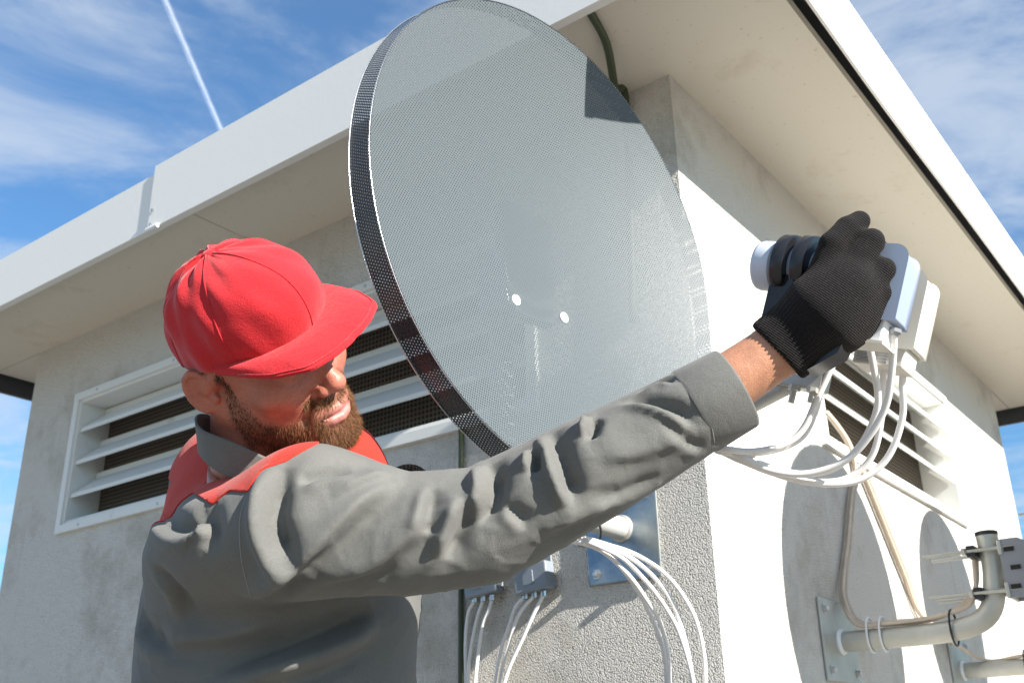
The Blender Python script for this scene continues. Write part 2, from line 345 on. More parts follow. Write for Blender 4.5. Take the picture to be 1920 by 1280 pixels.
f3 = fascia(W(-OB, -OA+.004, 0), W(-OB, LB+OA, 0), -AD, zb+.001, ZT+.004, .006, wav=.0022)
f4 = fascia(W(LA+OB, -OA+.01, 0), W(LA+OB, LB+OA, 0), AD, zb, ZT, .02)
f5 = fascia(W(-OB+.004, LB+OA, 0), W(LA+OB, LB+OA, 0), BD, zb, ZT, .02)
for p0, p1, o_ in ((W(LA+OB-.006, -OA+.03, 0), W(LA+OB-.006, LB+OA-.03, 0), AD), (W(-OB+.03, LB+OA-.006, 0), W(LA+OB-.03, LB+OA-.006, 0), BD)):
    MB().box((p0+p1)/2+UP*(zb+.04)-o_*.012, (p1-p0)/2, o_*.008, UP*.042).build('fascia_shade_strip', MAT['gapshade'], bld)  # added dark strip painting in the shade on the fascia's inner face

# ------------------------------------------------------------------ satellite dish
DH = .832; DW = .937*DH; DEP = .078
DC = np.array([.106, 1.764, .956])*DH+ORG
DN = np.array([.709, -.705, .033]); DN /= np.linalg.norm(DN); DU = np.cross(DN, UP); DU /= np.linalg.norm(DU); DV = np.cross(DU, DN)
def perforated():
    m = bpy.data.materials.new('perforated_paint'); m.use_nodes = True; nt = m.node_tree; b = nt.nodes['Principled BSDF']
    b.inputs['Base Color'].default_value = (.088, .106, .115, 1); b.inputs['Roughness'].default_value = .48; b.inputs['Specular IOR Level'].default_value = .35
    uv = N(nt, 'ShaderNodeUVMap'); s = N(nt, 'ShaderNodeSeparateXYZ'); lk(nt, uv.outputs[0], s.inputs[0])
    PX, PY, RR = .0048, .0044, .00108
    row = M(nt, 'FLOOR', M(nt, 'DIVIDE', s.outputs[1], PY)); odd = M(nt, 'MULTIPLY', M(nt, 'MODULO', M(nt, 'ABSOLUTE', row), 2.), .5)
    fx = M(nt, 'MULTIPLY', M(nt, 'SUBTRACT', M(nt, 'FRACT', M(nt, 'ADD', M(nt, 'DIVIDE', s.outputs[0], PX), odd)), .5), PX)
    fy = M(nt, 'MULTIPLY', M(nt, 'SUBTRACT', M(nt, 'FRACT', M(nt, 'DIVIDE', s.outputs[1], PY)), .5), PY)
    d = M(nt, 'SQRT', M(nt, 'ADD', M(nt, 'MULTIPLY', fx, fx), M(nt, 'MULTIPLY', fy, fy)))
    hole = M(nt, 'LESS_THAN', d, RR)
    tr = N(nt, 'ShaderNodeBsdfTransparent'); mx = N(nt, 'ShaderNodeMixShader'); lk(nt, hole, mx.inputs[0]); lk(nt, b.outputs[0], mx.inputs[1]); lk(nt, tr.outputs[0], mx.inputs[2])
    lk(nt, mx.outputs[0], nt.nodes['Material Output'].inputs[0]); return m
MAT['perf'] = perforated()
MAT['rimshade'] = MAT['perf'].copy(); _b = MAT['rimshade'].node_tree.nodes['Principled BSDF']; _b.inputs['Base Color'].default_value = (.035, .042, .05, 1); _b.inputs['Roughness'].default_value = .24; _b.inputs['Metallic'].default_value = .15  # darker, glossier copy of the reflector paint; the rim's shade is in the colour
dish = empty('satellite_dish', DC, 'large grey perforated satellite dish mounted on the wall by the building corner', 'satellite dish')
NT, NR = 128, 28
V, F, UVs = [], [], []
for i in range(NR+1):
    rho = (i/NR)**.8
    for k in range(NT):
        th = 2*math.pi*k/NT; x, y = math.cos(th)*DW/2*rho, math.sin(th)*DH/2*rho
        V.append(DC+DU*x+DV*y-DN*DEP*(1-rho*rho)); UVs.append((x, y))
F = [(i*NT+k, i*NT+(k+1) % NT, (i+1)*NT+(k+1) % NT, (i+1)*NT+k) for i in range(NR) for k in range(NT)]
nv_ = len(V); V = V+[v-DN*.0006 for v in V]; UVs = UVs+UVs; F = F+[tuple(i+nv_ for i in q)[::-1] for q in F]           # sheet thickness: front and back face share the holes
refl = obj('reflector', V, F, MAT['perf'], None, True); put(refl, dish)
ul = refl.data.uv_layers.new(name='UVMap')
for lp in refl.data.loops: ul.data[lp.index].uv = UVs[lp.vertex_index]
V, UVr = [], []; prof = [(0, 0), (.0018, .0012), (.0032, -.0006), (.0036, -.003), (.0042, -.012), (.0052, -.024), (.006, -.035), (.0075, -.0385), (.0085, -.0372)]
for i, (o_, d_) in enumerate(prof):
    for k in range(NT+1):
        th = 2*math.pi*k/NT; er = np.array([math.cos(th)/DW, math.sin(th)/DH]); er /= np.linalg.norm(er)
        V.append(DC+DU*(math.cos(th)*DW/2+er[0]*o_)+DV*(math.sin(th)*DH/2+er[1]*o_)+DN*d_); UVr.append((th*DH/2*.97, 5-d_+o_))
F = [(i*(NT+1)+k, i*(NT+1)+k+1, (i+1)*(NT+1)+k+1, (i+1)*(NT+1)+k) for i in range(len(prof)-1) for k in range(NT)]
rim = obj('rim', V, F, MAT['rimshade'], None, True); put(rim, dish)
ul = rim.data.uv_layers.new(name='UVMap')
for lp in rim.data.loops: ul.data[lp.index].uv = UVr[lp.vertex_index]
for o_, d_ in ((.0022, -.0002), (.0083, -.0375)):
    MB().tube([DC+DU*(math.cos(t)*DW/2+math.cos(t)*o_)+DV*(math.sin(t)*DH/2+math.sin(t)*o_)+DN*d_ for t in np.linspace(0, 2*math.pi, 129)], .0008, 6, cap=False).build('rim_glint', MAT['bolt'], dish, True)  # bright steel tubes standing in for sun glints on the folded edges
def on_dish(x, y): r2 = (x/(DW/2))**2+(y/(DH/2))**2; return DC+DU*x+DV*y-DN*DEP*(1-r2)
def dish_hit(px, py):
    r = ray(px, py); t = .5
    for _ in range(60):
        q = ORG+r*t-DC; x, y, h = q @ DU, q @ DV, q @ DN
        t += (h+DEP*(1-(x/(DW/2))**2-(y/(DH/2))**2))*1.2
    return x, y
for px, py in ((967, 563), (1057, 596)):
    x, y = dish_hit(px, py); p = on_dish(x, y)
    MB().lathe(p, DN, [(0, .0095), (.0016, .0095), (.0026, .0085), (.0035, .004), (.0042, .0035)], 18).build('bolt', MAT['whitep'], dish, True)
    MB().lathe(p-DN*.002, -DN, [(0, .006), (.012, .006)], 8).build('bolt_shank', MAT['bolt'], dish)

# wall mount behind the dish
PLc = onA(1178, 1015); plb = bl(PLc)
mount = empty('wall_mount', PLc, 'zinc wall mount with square plate and pipe holding the big dish', 'mount')
p1, p2 = bl(onA(1245, 1090)), bl(onA(1107, 1092)); pz = bl(onA(1242, 930))[2]
pa0, pa1 = p1[0], p2[0]; z0 = (p1[2]+p2[2])/2; z1 = z0+(pa1-pa0)*1.12
pc = ((pa0+pa1)/2, (z0+z1)/2)
MB().box(W(pc[0], -.004, pc[1]), AD*(pa1-pa0)/2, BD*.0035, UP*(z1-z0)/2, .003).build('plate', MAT['bluegalv'], mount)
for da in (-1, 1):
    for dz in (-1, 1):
        c = W(pc[0]+da*((pa1-pa0)/2-.02), -.0075, pc[1]+dz*((z1-z0)/2-.02))
        MB().lathe(c, -BD, [(0, .010), (.002, .010), (.0021, .007), (.008, .0065), (.010, .004)], 6).build('bolt', MAT['bolt'], mount)
po = .36
pipe = crom([W(pc[0], -.006, pc[1]+.01), W(pc[0], -.12, pc[1]+.01), W(pc[0]+.0, -po+.09, pc[1]+.012), W(pc[0], -po+.015, pc[1]+.04), W(pc[0], -po, pc[1]+.12), W(pc[0], -po, DC[2]+.03)], 8)
MB().tube(pipe, .021, 16).build('pipe', MAT['dull'], mount, True)
MB().lathe(W(pc[0], -.0075, pc[1]+.01), -BD, [(0, .026), (.004, .0255), (.007, .0212)], 20).build('weld_ring', MAT['galv'], mount, True)
# back bracket, feed arm
bk = DC-DN*(DEP+.004); ptop = W(pc[0], -po, DC[2]-.02)
m = MB(); m.box(bk-DN*.012-DV*.02, DU*.055, DV*.10, DN*.012, .004)
dv = ptop-(bk-DN*.03); m.tube([bk-DN*.02, bk-DN*.02+dv*.5, ptop], .022, 8); m.box(ptop, AD*.03, BD*.03, UP*.06, .004); m.build('back_bracket', MAT['greym'], dish)
LC = P(1422, 498, 1.25)                                           # front of the LNB cap
E1 = R @ np.array([.75, -.10, .65]); E1 /= np.linalg.norm(E1); E3 = UP-E1*E1[2]; E3 /= np.linalg.norm(E3); E2 = np.cross(E3, E1)
if (R.T @ E2)[2] < 0: E2 = -E2
arm0 = DC-DV*DH*.46-DN*.03; arm1 = P(1500, 712, 1.27)
MB().tube([arm0, arm0*.5+arm1*.5-UP*.02, arm1], .011, 8, sub=6).build('feed_arm', MAT['galv'], dish, True)
m = MB(); m.box(arm1+E1*.0, E1*.035, E2*.012, E3*.012, .003); m.lathe(arm1-E3*.01+E2*.01, -E3, [(0, .008), (.006, .008), (.007, .004), (.022, .004)], 8); m.lathe(arm1-E3*.01+E1*.024+E2*.01, -E3, [(0, .008), (.006, .008), (.007, .004), (.018, .004)], 8)
m.build('arm_clamp', MAT['galv'], dish)
# blue-grey LNB
cap = MB().lathe(LC, E1, [(0, .018), (.0015, .024), (.004, .0285), (.008, .030), (.026, .030), (.028, .027), (.030, .0255)], 32).build('lnb_cap', MAT['capgrey'], dish, True)
autosmooth(cap, 50)
m = MB(); m.lathe(LC+E1*.029, E1, [(0, .0255), (.030, .0255), (.036, .021), (.085, .021), (.09, .024), (.1, .024)], 28); lb = m.build('lnb_neck', MAT['blue'], dish, True); autosmooth(lb)
m = MB()
for o_ in (.033, .058): m.lathe(LC+E1*o_, E1, [(0, .0255), (0, .0375), (.002, .0385), (.014, .0385), (.016, .0375), (.016, .0255)], 32)
m.box(LC+E1*.05-E3*.06+E2*.004, E1*.020, E2*.018, E3*.045, .004)
m.prism([LC+E1*.03-E3*.09+E2*.02, LC+E1*.06-E3*.02+E2*.03, LC+E1*.10-E3*.075+E2*.03, LC+E1*.135-E3*.085+E2*.02, LC+E1*.13-E3*.102+E2*.02, LC+E1*.10-E3*.125+E2*.02, LC+E1*.05-E3*.125+E2*.02], -E2*.03)
hb = m.build('lnb_holder', MAT['black'], dish, True); autosmooth(hb, 40)
def lnb_body(c, hw, hd, hh, mt, ribs, nm):
    """rounded-top box: hw along E1, hd along E2, hh along E3"""
    b = MB(); top = []
    for k in range(9): a = math.pi/2*k/8; top.append((hw-.014+.014*math.cos(a), hh-.014+.014*math.sin(a)))
    pts = [(hw, -hh)]+top+[(-hw, hh), (-hw, -hh)]
    b.prism([c+E1*x+E3*z-E2*hd for x, z in pts], E2*2*hd)
    o = b.build(nm, mt, dish)
    bv = o.modifiers.new('bevel', 'BEVEL'); bv.width = .003; bv.segments = 2; bv.limit_method = 'ANGLE'; autosmooth(o, 30)
    for k in range(ribs):
        z = hh*.55-k*.010
        r_ = MB().box(c+E2*(hd+.0008)+E3*z-E1*.004, E1*(hw-.012), E2*.0014, E3*.0022).build('rib', mt); r_.parent = o
    return o
bc = C2W(K(1662, 538, 1.175))
lnb_body(bc, .023, .021, .042, MAT['blue'], 6, 'lnb_body')
MB().box(bc-E3*.055-E1*.004, E1*.017, E2*.015, E3*.014, .002).build('lnb_socket', MAT['whitep'], dish)
MB().box(bc-E3*.070-E1*.004, E1*.021, E2*.02, E3*.0016).build('lnb_flange', MAT['beige'], dish)
gc = C2W(K(1686, 588, 1.235))
gb = lnb_body(gc, .031, .024, .046, MAT['beige'], 0, 'lnb_body')
for k in range(3): q = MB().box(gc+E2*.0248-E1*(.012-k*.011)+E3*.008, E1*.0022, E2*.0012, E3*.036).build('rib', MAT['beige']); q.parent = gb
MB().box(gc-E3*.0585-E1*.005, E1*.030, E2*.022, E3*.0125, .002).build('lnb_socket', MAT['beige'], dish)
for k in range(5): MB().box(gc-E3*(.0515+k*.0038)+E2*.0225-E1*.012, E1*.018, E2*.0008, E3*.0009).build('socket_groove', MAT['greym'], dish)
MB().lathe(gc-E1*.034, -E1, [(0, .02), (.06, .02), (.07, .026), (.09, .028)], 20).build('lnb_neck', MAT['beige'], dish, True)
def fconn(p): return MB().lathe(p, -E3, [(0, .0062), (.003, .0062), (.0032, .0052), (.006, .0052), (.0062, .006), (.009, .006), (.0092, .005), (.014, .0048)], 12).build('connector', MAT['bolt'], dish)

# ------------------------------------------------------------------ cables
def cable(name, pts, r, mt, label, group=None, sub=8, cat='cable'):
    o = MB().tube(pts, r, 10, sub=sub).build(name, MAT[mt], None, True); return tag(o, label, cat, group)
g1 = 'white cables of the beige LNB'
lab = 'white coax cable screwed to a steel connector under the beige LNB'
def drop(pts, d0, d1): n = len(pts); return [P(x, y, d0+(d1-d0)*i/(n-1)) for i, (x, y) in enumerate(pts)]
tail = lambda d: [P(1330, 842, d+.02), P(1240, 880, d+.06), P(1150, 940, d+.12)]
cable('coax_cable', drop([(1627, 632), (1637, 684), (1646, 739), (1640, 781), (1612, 836), (1562, 878), (1502, 888), (1439, 874), (1384, 848)], 1.20, 1.27)+tail(1.28), .0041, 'cable', 'white coax cable emerging straight from under the black glove')
cable('coax_cable', drop([(1676, 622), (1673, 684), (1661, 760), (1626, 822), (1580, 866), (1510, 888), (1440, 880), (1380, 852)], 1.165, 1.26)+tail(1.27), .0043, 'cable', 'white coax cable plugged into the blue-grey LNB beside the fingertips')
cable('coax_cable', drop([(1660, 652), (1656, 701), (1655, 760), (1638, 848), (1595, 893), (1536, 903), (1448, 886), (1367, 853)], 1.225, 1.28)+tail(1.29), .0041, 'cable', lab, g1)
cable('coax_cable', drop([(1698, 662), (1692, 717), (1692, 781), (1667, 853), (1621, 895), (1562, 907), (1480, 896), (1384, 861)], 1.225, 1.27)+tail(1.285), .0041, 'cable', lab, g1)
lab2 = 'white coax cable curving from behind the glove cuff to the grey sleeve'
cable('coax_cable', drop([(1565, 676), (1536, 738), (1507, 802), (1469, 834), (1410, 846), (1360, 842)], 1.24, 1.25)+tail(1.26), .0042, 'cable', lab2, 'white cables behind the glove cuff')
cable('coax_cable', drop([(1545, 680), (1539, 732), (1512, 808), (1470, 838), (1405, 850), (1350, 846)], 1.255, 1.265)+tail(1.275), .0042, 'cable', lab2, 'white cables behind the glove cuff')
fconn(C2W(K(1660, 647, 1.225))); fconn(C2W(K(1698, 657, 1.225)))
MB().lathe(C2W(K(1676, 617, 1.165)), -E3, [(0, .009), (.004, .009), (.007, .0055)], 14).build('grommet', MAT['greym'], dish)
loops = [[(1134, 1019), (1194, 1040), (1253, 1081), (1298, 1146), (1318, 1215), (1323, 1290), (1322, 1400)],
         [(1134, 1025), (1179, 1043), (1226, 1081), (1262, 1132), (1284, 1197), (1298, 1280), (1300, 1400)],
         [(1131, 1028), (1173, 1051), (1217, 1096), (1253, 1146), (1278, 1197), (1302, 1290), (1306, 1400)],
         [(1128, 1032), (1167, 1066), (1200, 1114), (1226, 1167), (1244, 1221), (1250, 1280), (1250, 1400)],
         [(1130, 1034), (1179, 1078), (1214, 1126), (1238, 1167), (1253, 1227), (1257, 1290), (1258, 1400)]]
for i, L in enumerate(loops):
    off = [.15, .13, .10, .075, .06, .05, .05]
    pts = [onA(1040, 1000+i*3, .20), onA(1088, 1006+i*3, .18)]+[onA(x, y, o_+.008*(i % 3)) for (x, y), o_ in zip(L, off)]
    cable('coax_cable', pts, .0037+.0003*(i % 2), 'cable', 'white coax cable arching down from the wall pipe over the stucco near the corner', 'white cables arching from the wall pipe')
tie = MB().tube(crom([W(pc[0]+.03*math.cos(a)*.9, -.125+.012*math.sin(2*a), pc[1]-.004+.036*math.sin(a)) for a in np.linspace(0, 2*math.pi, 14)], 3), .0022, 6).build('cable_tie', MAT['tie'], None, True)
tag(tie, 'black cable tie round the pipe and white cables below the dish', 'cable tie')
# switch boxes with their leads
def switchbox(cx, cy, w_, label, leads, glab, grp):
    c = bl(onA(cx, cy)); root = empty('switch_box', W(c[0], 0, c[2]), label, 'switch box')
    tl = .10
    e = AD*math.cos(tl)+UP*math.sin(tl)*-1; u = UP*math.cos(tl)+AD*math.sin(tl)
    o = MB().box(W(c[0], -.018, c[2]), e*w_/2, BD*.015, u*.026, .003).build('housing', MAT['box'], root)
    MB().box(W(c[0], -.004, c[2]+.026), e*w_*.42, BD*.0025, u*.014, .001).build('mounting_tab', MAT['box'], root)
    MB().lathe(W(c[0]-.012, -.007, c[2]+.036), -BD, [(0, .004), (.002, .004), (.003, .002)], 8).build('screw', MAT['brass'], root)
    MB().box(W(c[0]+.004, -.0335, c[2]), e*.012, BD*.0012, u*.013, .0005).build('embossed_mark', MAT['box'], root)
    for k in range(3): MB().lathe(W(c[0]+(k-1)*w_*.28, -.018, c[2]-.026), -UP, [(0, .006), (.010, .006), (.011, .004)], 10).build('connector', MAT['bolt'], root)
    for k, L in enumerate(leads):
        pts = [W(c[0]+(1-k)*w_*.28, -.018, c[2]-.032)]+[onA(x, y, .014+.004*k) for x, y in L[1:]]
        cable('coax_cable', pts, .0036, 'cable', glab, grp)
    return root
switchbox(1012, 1086, .078, 'grey switch box with a brass screw, closer to the zinc plate', [[(976, 1109), (968, 1135), (955, 1172), (941, 1213), (929, 1278), (920, 1400)], [(990, 1109), (974, 1150), (955, 1203), (937, 1278), (926, 1400)], [(1016, 1117), (1000, 1152), (982, 1192), (946, 1278), (930, 1400)]],
          'white lead hanging from the switch box nearer the zinc plate', 'leads of the switch box nearer the plate')
switchbox(917, 1094, .078, 'grey switch box beside the dark green cable', [[(887, 1119), (878, 1150), (873, 1203), (874, 1278), (876, 1400)], [(901, 1115), (894, 1162), (882, 1223), (878, 1278), (880, 1400)], [(927, 1111), (917, 1142), (904, 1178), (891, 1278), (888, 1400)]],
          'white lead hanging from the switch box beside the green cable', 'leads of the switch box beside the green cable')
gq = bl(onA(869, 1150)); cable('ground_cable', [W(gq[0], -.008, z) for z in (VAx[2]+.0, gq[2]+.1, gq[2], gq[2]-.3, .0)], .0058, 'green', 'dark green cable running straight down the wall beside the switch boxes', sub=4)
oq = bl(onA(1178, 200)); fq = bl(at_z(1100, 12, HS-.006))
cable('ground_cable', [W(fq[0], fq[1]+.0, HS-.006), W(fq[0]*.7+oq[0]*.3, fq[1]*.62, HS-.012), W(oq[0]*.9+fq[0]*.1, fq[1]*.22, HS-.035), W(oq[0], -.012, oq[2]+.02), W(oq[0]+.01, -.008, oq[2]-.3), W(oq[0]+.02, -.008, oq[2]-.5)], .0085, 'green', 'thick olive cable drooping from the roof edge under the soffit behind the dish')

# ------------------------------------------------------------------ mounts on the right-hand facade
def bplane(px, py, b): r = ray(px, py); return bl(ORG+r*((((CRN-ORG) @ BD)+b)/(r @ BD)))
def mountB(q, label, corners, pts, extra):
    (b0, b1, z0, z1) = corners; root = empty('wall_mount', W(0, (b0+b1)/2, (z0+z1)/2), label, 'mount')
    bc = (b0+b1)/2; MB().box(W(-.004, bc, (z0+z1)/2), BD*(b1-b0)/2, AD*.0035, UP*(z1-z0)/2, .003).build('plate', MAT['galv'], root)
    for db in (-1, 1):
        for dz in (-1, 1):
            MB().lathe(W(-.0075, bc+db*((b1-b0)/2-.022), (z0+z1)/2+dz*((z1-z0)/2-.022)), -AD, [(0, .010), (.002, .010), (.0021, .007), (.008, .0065), (.010, .004)], 6).build('bolt', MAT['bolt'], root)
    pz = pts[0][1]
    path = crom([W(-o_, bc, z) for o_, z in pts], 8); MB().tube(path, .0205, 16).build('pipe', MAT['galv'], root, True)
    MB().lathe(W(-.0075, bc, pz), -AD, [(0, .027), (.004, .0265), (.008, .0208)], 20).build('weld_ring', MAT['whitep'], root, True)
    o_, z = pts[-1]; MB().lathe(W(-o_, bc, z), UP, [(-.004, .0212), (.003, .0212), (.004, .018)], 18).build('pipe_cap', MAT['tie'], root)
    return root, bc
q1 = [bl(onB(1528, 1118)), bl(onB(1590, 1135)), bl(onB(1545, 1275))]
c1 = (q1[0][1], q1[1][1], q1[2][2], q1[0][2]); b1c = (c1[0]+c1[1])/2
zp = bplane(1700, 1192, b1c)[2]; e_top = bplane(1849, 1000, b1c); e_b = bplane(1868, 1130, b1c)
print('mount B', c1, 'pipe z', zp, 'top', e_top, 'bend', e_b)
o1 = -e_top[0]
mb, b1c = mountB(None, 'galvanised wall mount with bent pipe and clamp on the sunlit facade', c1, [(.005, zp), (o1*.35, zp), (o1-.085, zp+.004), (o1-.022, zp+.03), (o1, zp+.10), (o1, e_top[2])], None)
def clampset(root, bc, o_, zt, second=True):
    for z in (zt-.035, zt-.115):
        MB().box(W(-o_+.028, bc, z), AD*.008, BD*.032, UP*.011, .002).build('clamp_jaw', MAT['tie'], root)
        MB().box(W(-o_-.026, bc, z), AD*.004, BD*.036, UP*.014, .002).build('clamp_plate', MAT['galv'], root)
        for s in (-1, 1):
            MB().tube([W(-o_+.12, bc+s*.03, z), W(-o_-.05, bc+s*.03, z)], .0034, 8).build('threaded_rod', MAT['galv'], root)
            MB().lathe(W(-o_+.037, bc+s*.03, z), AD, [(0, .008), (.007, .008)], 6).build('nut', MAT['bolt'], root)
clampset(mb, b1c, o1, e_top[2])
def small_dish(bc, o_, zc, w_, label, grp, cen):
    """dish on the far side of the pole, facing the sun side"""
    root = empty('satellite_dish', W(-o_, bc, zc), label, 'satellite dish', grp); nn = -AD*math.cos(.10)+UP*math.sin(.10)-BD*.03; nn /= np.linalg.norm(nn)
    uu = np.cross(nn, UP); uu /= np.linalg.norm(uu); vv_ = np.cross(uu, nn); c = W(-cen[0], cen[1], cen[2]); V = []; n = 48; R_ = 10
    for s in (0, 1):
        for i in range(R_+1):
            for k in range(n):
                rho = i/R_; t = 2*math.pi*k/n; V.append(c+uu*math.cos(t)*rho*w_/2+vv_*math.sin(t)*rho*w_/2*1.09-nn*(.06*(1-rho*rho)+.003*s))
    F = []
    for s in (0, 1):
        b = s*(R_+1)*n
        for i in range(R_):
            for k in range(n):
                q = (b+i*n+k, b+i*n+(k+1) % n, b+(i+1)*n+(k+1) % n, b+(i+1)*n+k); F.append(q if s == 0 else q[::-1])
    b = (R_+1)*n
    F += [(R_*n+k, R_*n+(k+1) % n, b+R_*n+(k+1) % n, b+R_*n+k) for k in range(n)]
    put(obj('reflector', V, F, MAT['whitep'], None, True), root)
    # slotted grey bracket between pole and reflector
    m = MB()
    for s in (-1, 1):
        pts = [W(-o_-.024, bc+s*.03, zc+.055), W(-o_-.06, bc+s*.03, zc+.055), W(-o_-.10, bc+s*.03, zc+.03), W(-o_-.10, bc+s*.03, zc-.03), W(-o_-.06, bc+s*.03, zc-.055), W(-o_-.024, bc+s*.03, zc-.055)]
        br = MB().prism(pts, BD*.003*s).build('bracket_cheek', MAT['greym'], root)
        for (oo, zz) in ((.042, .035), (.048, 0), (.042, -.035), (.084, .022), (.084, -.022)):
            q = MB().box(W(-o_-oo, bc+s*.0345, zc+zz), AD*.009, BD*.0006, UP*.0042, .0).build('slot', MAT['dark']); q.parent = br
    m.tube([W(-o_-.11, bc, zc), c-nn*.055], .03, 10).build('hub', MAT['greym'], root)
    m = MB(); a0 = c-vv_*w_*.5; a1 = c+nn*w_*.5-vv_*w_*.42; m.tube([a0, a1], .009, 8); m.lathe(a1+vv_*.03, -nn, [(0, .03), (.08, .03), (.10, .022)], 14); m.build('feed_arm', MAT['greym'], root)
    return root
small_dish(b1c, o1, e_top[2]-.075, .66, 'white satellite dish clamped to the bent galvanised pipe', None, (.57, .559, 1.745))
# second mount further along
s2 = bl(onB(1782, 1235)); b2c = s2[1]+.07
zp2 = bplane(1880, 1252, b2c)[2]
mb2, b2c = mountB(None, 'galvanised wall mount with straight pipe, farther along the sunlit facade', (b2c-.085, b2c+.085, zp2-.10, zp2+.09), [(.005, zp2), (.13, zp2), (.26, zp2+.004), (.328, zp2+.03), (.35, zp2+.10), (.35, zp2+.42)], None)
clampset(mb2, b2c, .35, zp2+.42)
small_dish(b2c, .35, zp2+.345, .53, 'white satellite dish on the farther mount of the sunlit facade', None, (.52, 1.396, 1.79))
print('mount2', b2c, zp2)
gt = 'tan cables on the sunlit facade'
for i in range(3):
    o_ = .006+.008*(i % 2); sh = i*5
    up_ = [onB(1545+sh*.6, 772, o_), onB(1566+sh*.6, 797, o_), onB(1588+sh*.6, 832, o_), onB(1600+sh, 880, o_)]
    v1 = up_+[onB(1592+sh, 930, o_), onB(1585+sh, 1013, o_), onB(1577+sh, 1078, o_), onB(1579+sh, 1125, o_+.01)]
    pb = [W(-.05, b1c-.012+.012*i, zp+.030+.004*i), W(-o1*.35, b1c-.012+.012*i, zp+.027+.004*(i % 2)), W(-o1*.65, b1c-.008+.01*i, zp+.032), W(-o1*.86, b1c-.006+.01*i, zp+.055+.01*i), W(-o1+.03, b1c+.01*i, zp+.14)]
    cable('antenna_cable', v1+pb, .0042, 'tan', 'tan cable running down the sunlit wall and along the bent galvanised pipe', gt+' to the bent pipe')
    v2 = [onB(1612+sh*.6, 880, o_), onB(1622+sh, 905, o_), onB(1650+sh, 974, o_), onB(1692+sh, 1078, o_), onB(1731+sh*.6, 1158, o_+.004), W(-.06, b2c-.012+.012*i, zp2+.028), W(-.16, b2c-.01+.01*i, zp2+.027), W(-.27, b2c-.01+.01*i, zp2+.04), W(-.31, b2c+.01*i, zp2+.12)]
    cable('antenna_cable', v2, .0042, 'tan', 'tan cable running diagonally down the sunlit wall to the farther pipe', gt+' to the farther pipe')
for i in range(2): cable('antenna_cable', [W(-o1-.10, b1c-.05+.012*i, e_top[2]-.12), W(-o1-.09, b1c-.06+.012*i, e_top[2]-.03), W(-o1-.105, b1c-.055+.012*i, e_top[2]+.005), W(-o1-.15, b1c-.05+.012*i, e_top[2]-.03), W(-o1-.16, b1c-.04+.012*i, e_top[2]-.16)], .0055, 'tan', 'tan cable looped over the grey slotted bracket', 'tan cables looped over the bracket')
for o_, mt_, lb_ in ((o1*.22, 'whitep', 'clear cable tie round the bent galvanised pipe near its plate'), (o1*.30, 'whitep', 'second clear cable tie round the bent galvanised pipe'), (o1*.72, 'tie', 'black cable tie round the bent galvanised pipe and tan cables')):
    t_ = MB().tube([W(-o_, b1c+.026*math.cos(a), zp+.008+.034*math.sin(a)) for a in np.linspace(0, 2*math.pi, 20)], .0022, 6).build('cable_tie', MAT[mt_], None, True); tag(t_, lb_, 'cable tie')
t_ = MB().tube([W(-.17, b2c+.026*math.cos(a), zp2+.008+.034*math.sin(a)) for a in np.linspace(0, 2*math.pi, 20)], .0022, 6).build('cable_tie', MAT['tie'], None, True); tag(t_, 'black cable tie round the farther pipe', 'cable tie')

# ------------------------------------------------------------------ implicit-surface sculpting (surface nets)
def nrm(v): v = np.asarray(v, float); return v/np.linalg.norm(v)
def cone(p, a, b, ra, rb):
    a, b = np.asarray(a, float), np.asarray(b, float); ab = b-a; h = np.clip((p-a) @ ab/(ab @ ab), 0, 1)
    return np.linalg.norm(p-a-h[:, None]*ab, axis=1)-(ra+(rb-ra)*h)
def chain(p, pts, rs, k=None):
    d = None
    for i in range(len(pts)-1):
        q = cone(p, pts[i], pts[i+1], rs[i], rs[i+1]); d = q if d is None else (np.minimum(d, q) if k is None else smin(d, q, k))
    return d
def ell(p, c, r, B=None):
    q = p-np.asarray(c, float)
    if B is not None: q = q @ B
    r = np.asarray(r, float); k0 = np.linalg.norm(q/r, axis=1)+1e-9; k1 = np.linalg.norm(q/(r*r), axis=1)+1e-9
    return k0*(k0-1)/k1
def smin(a, b, k): h = np.clip(.5+.5*(b-a)/k, 0, 1); return b+(a-b)*h-k*h*(1-h)
def smax(a, b, k): return -smin(-a, -b, k)
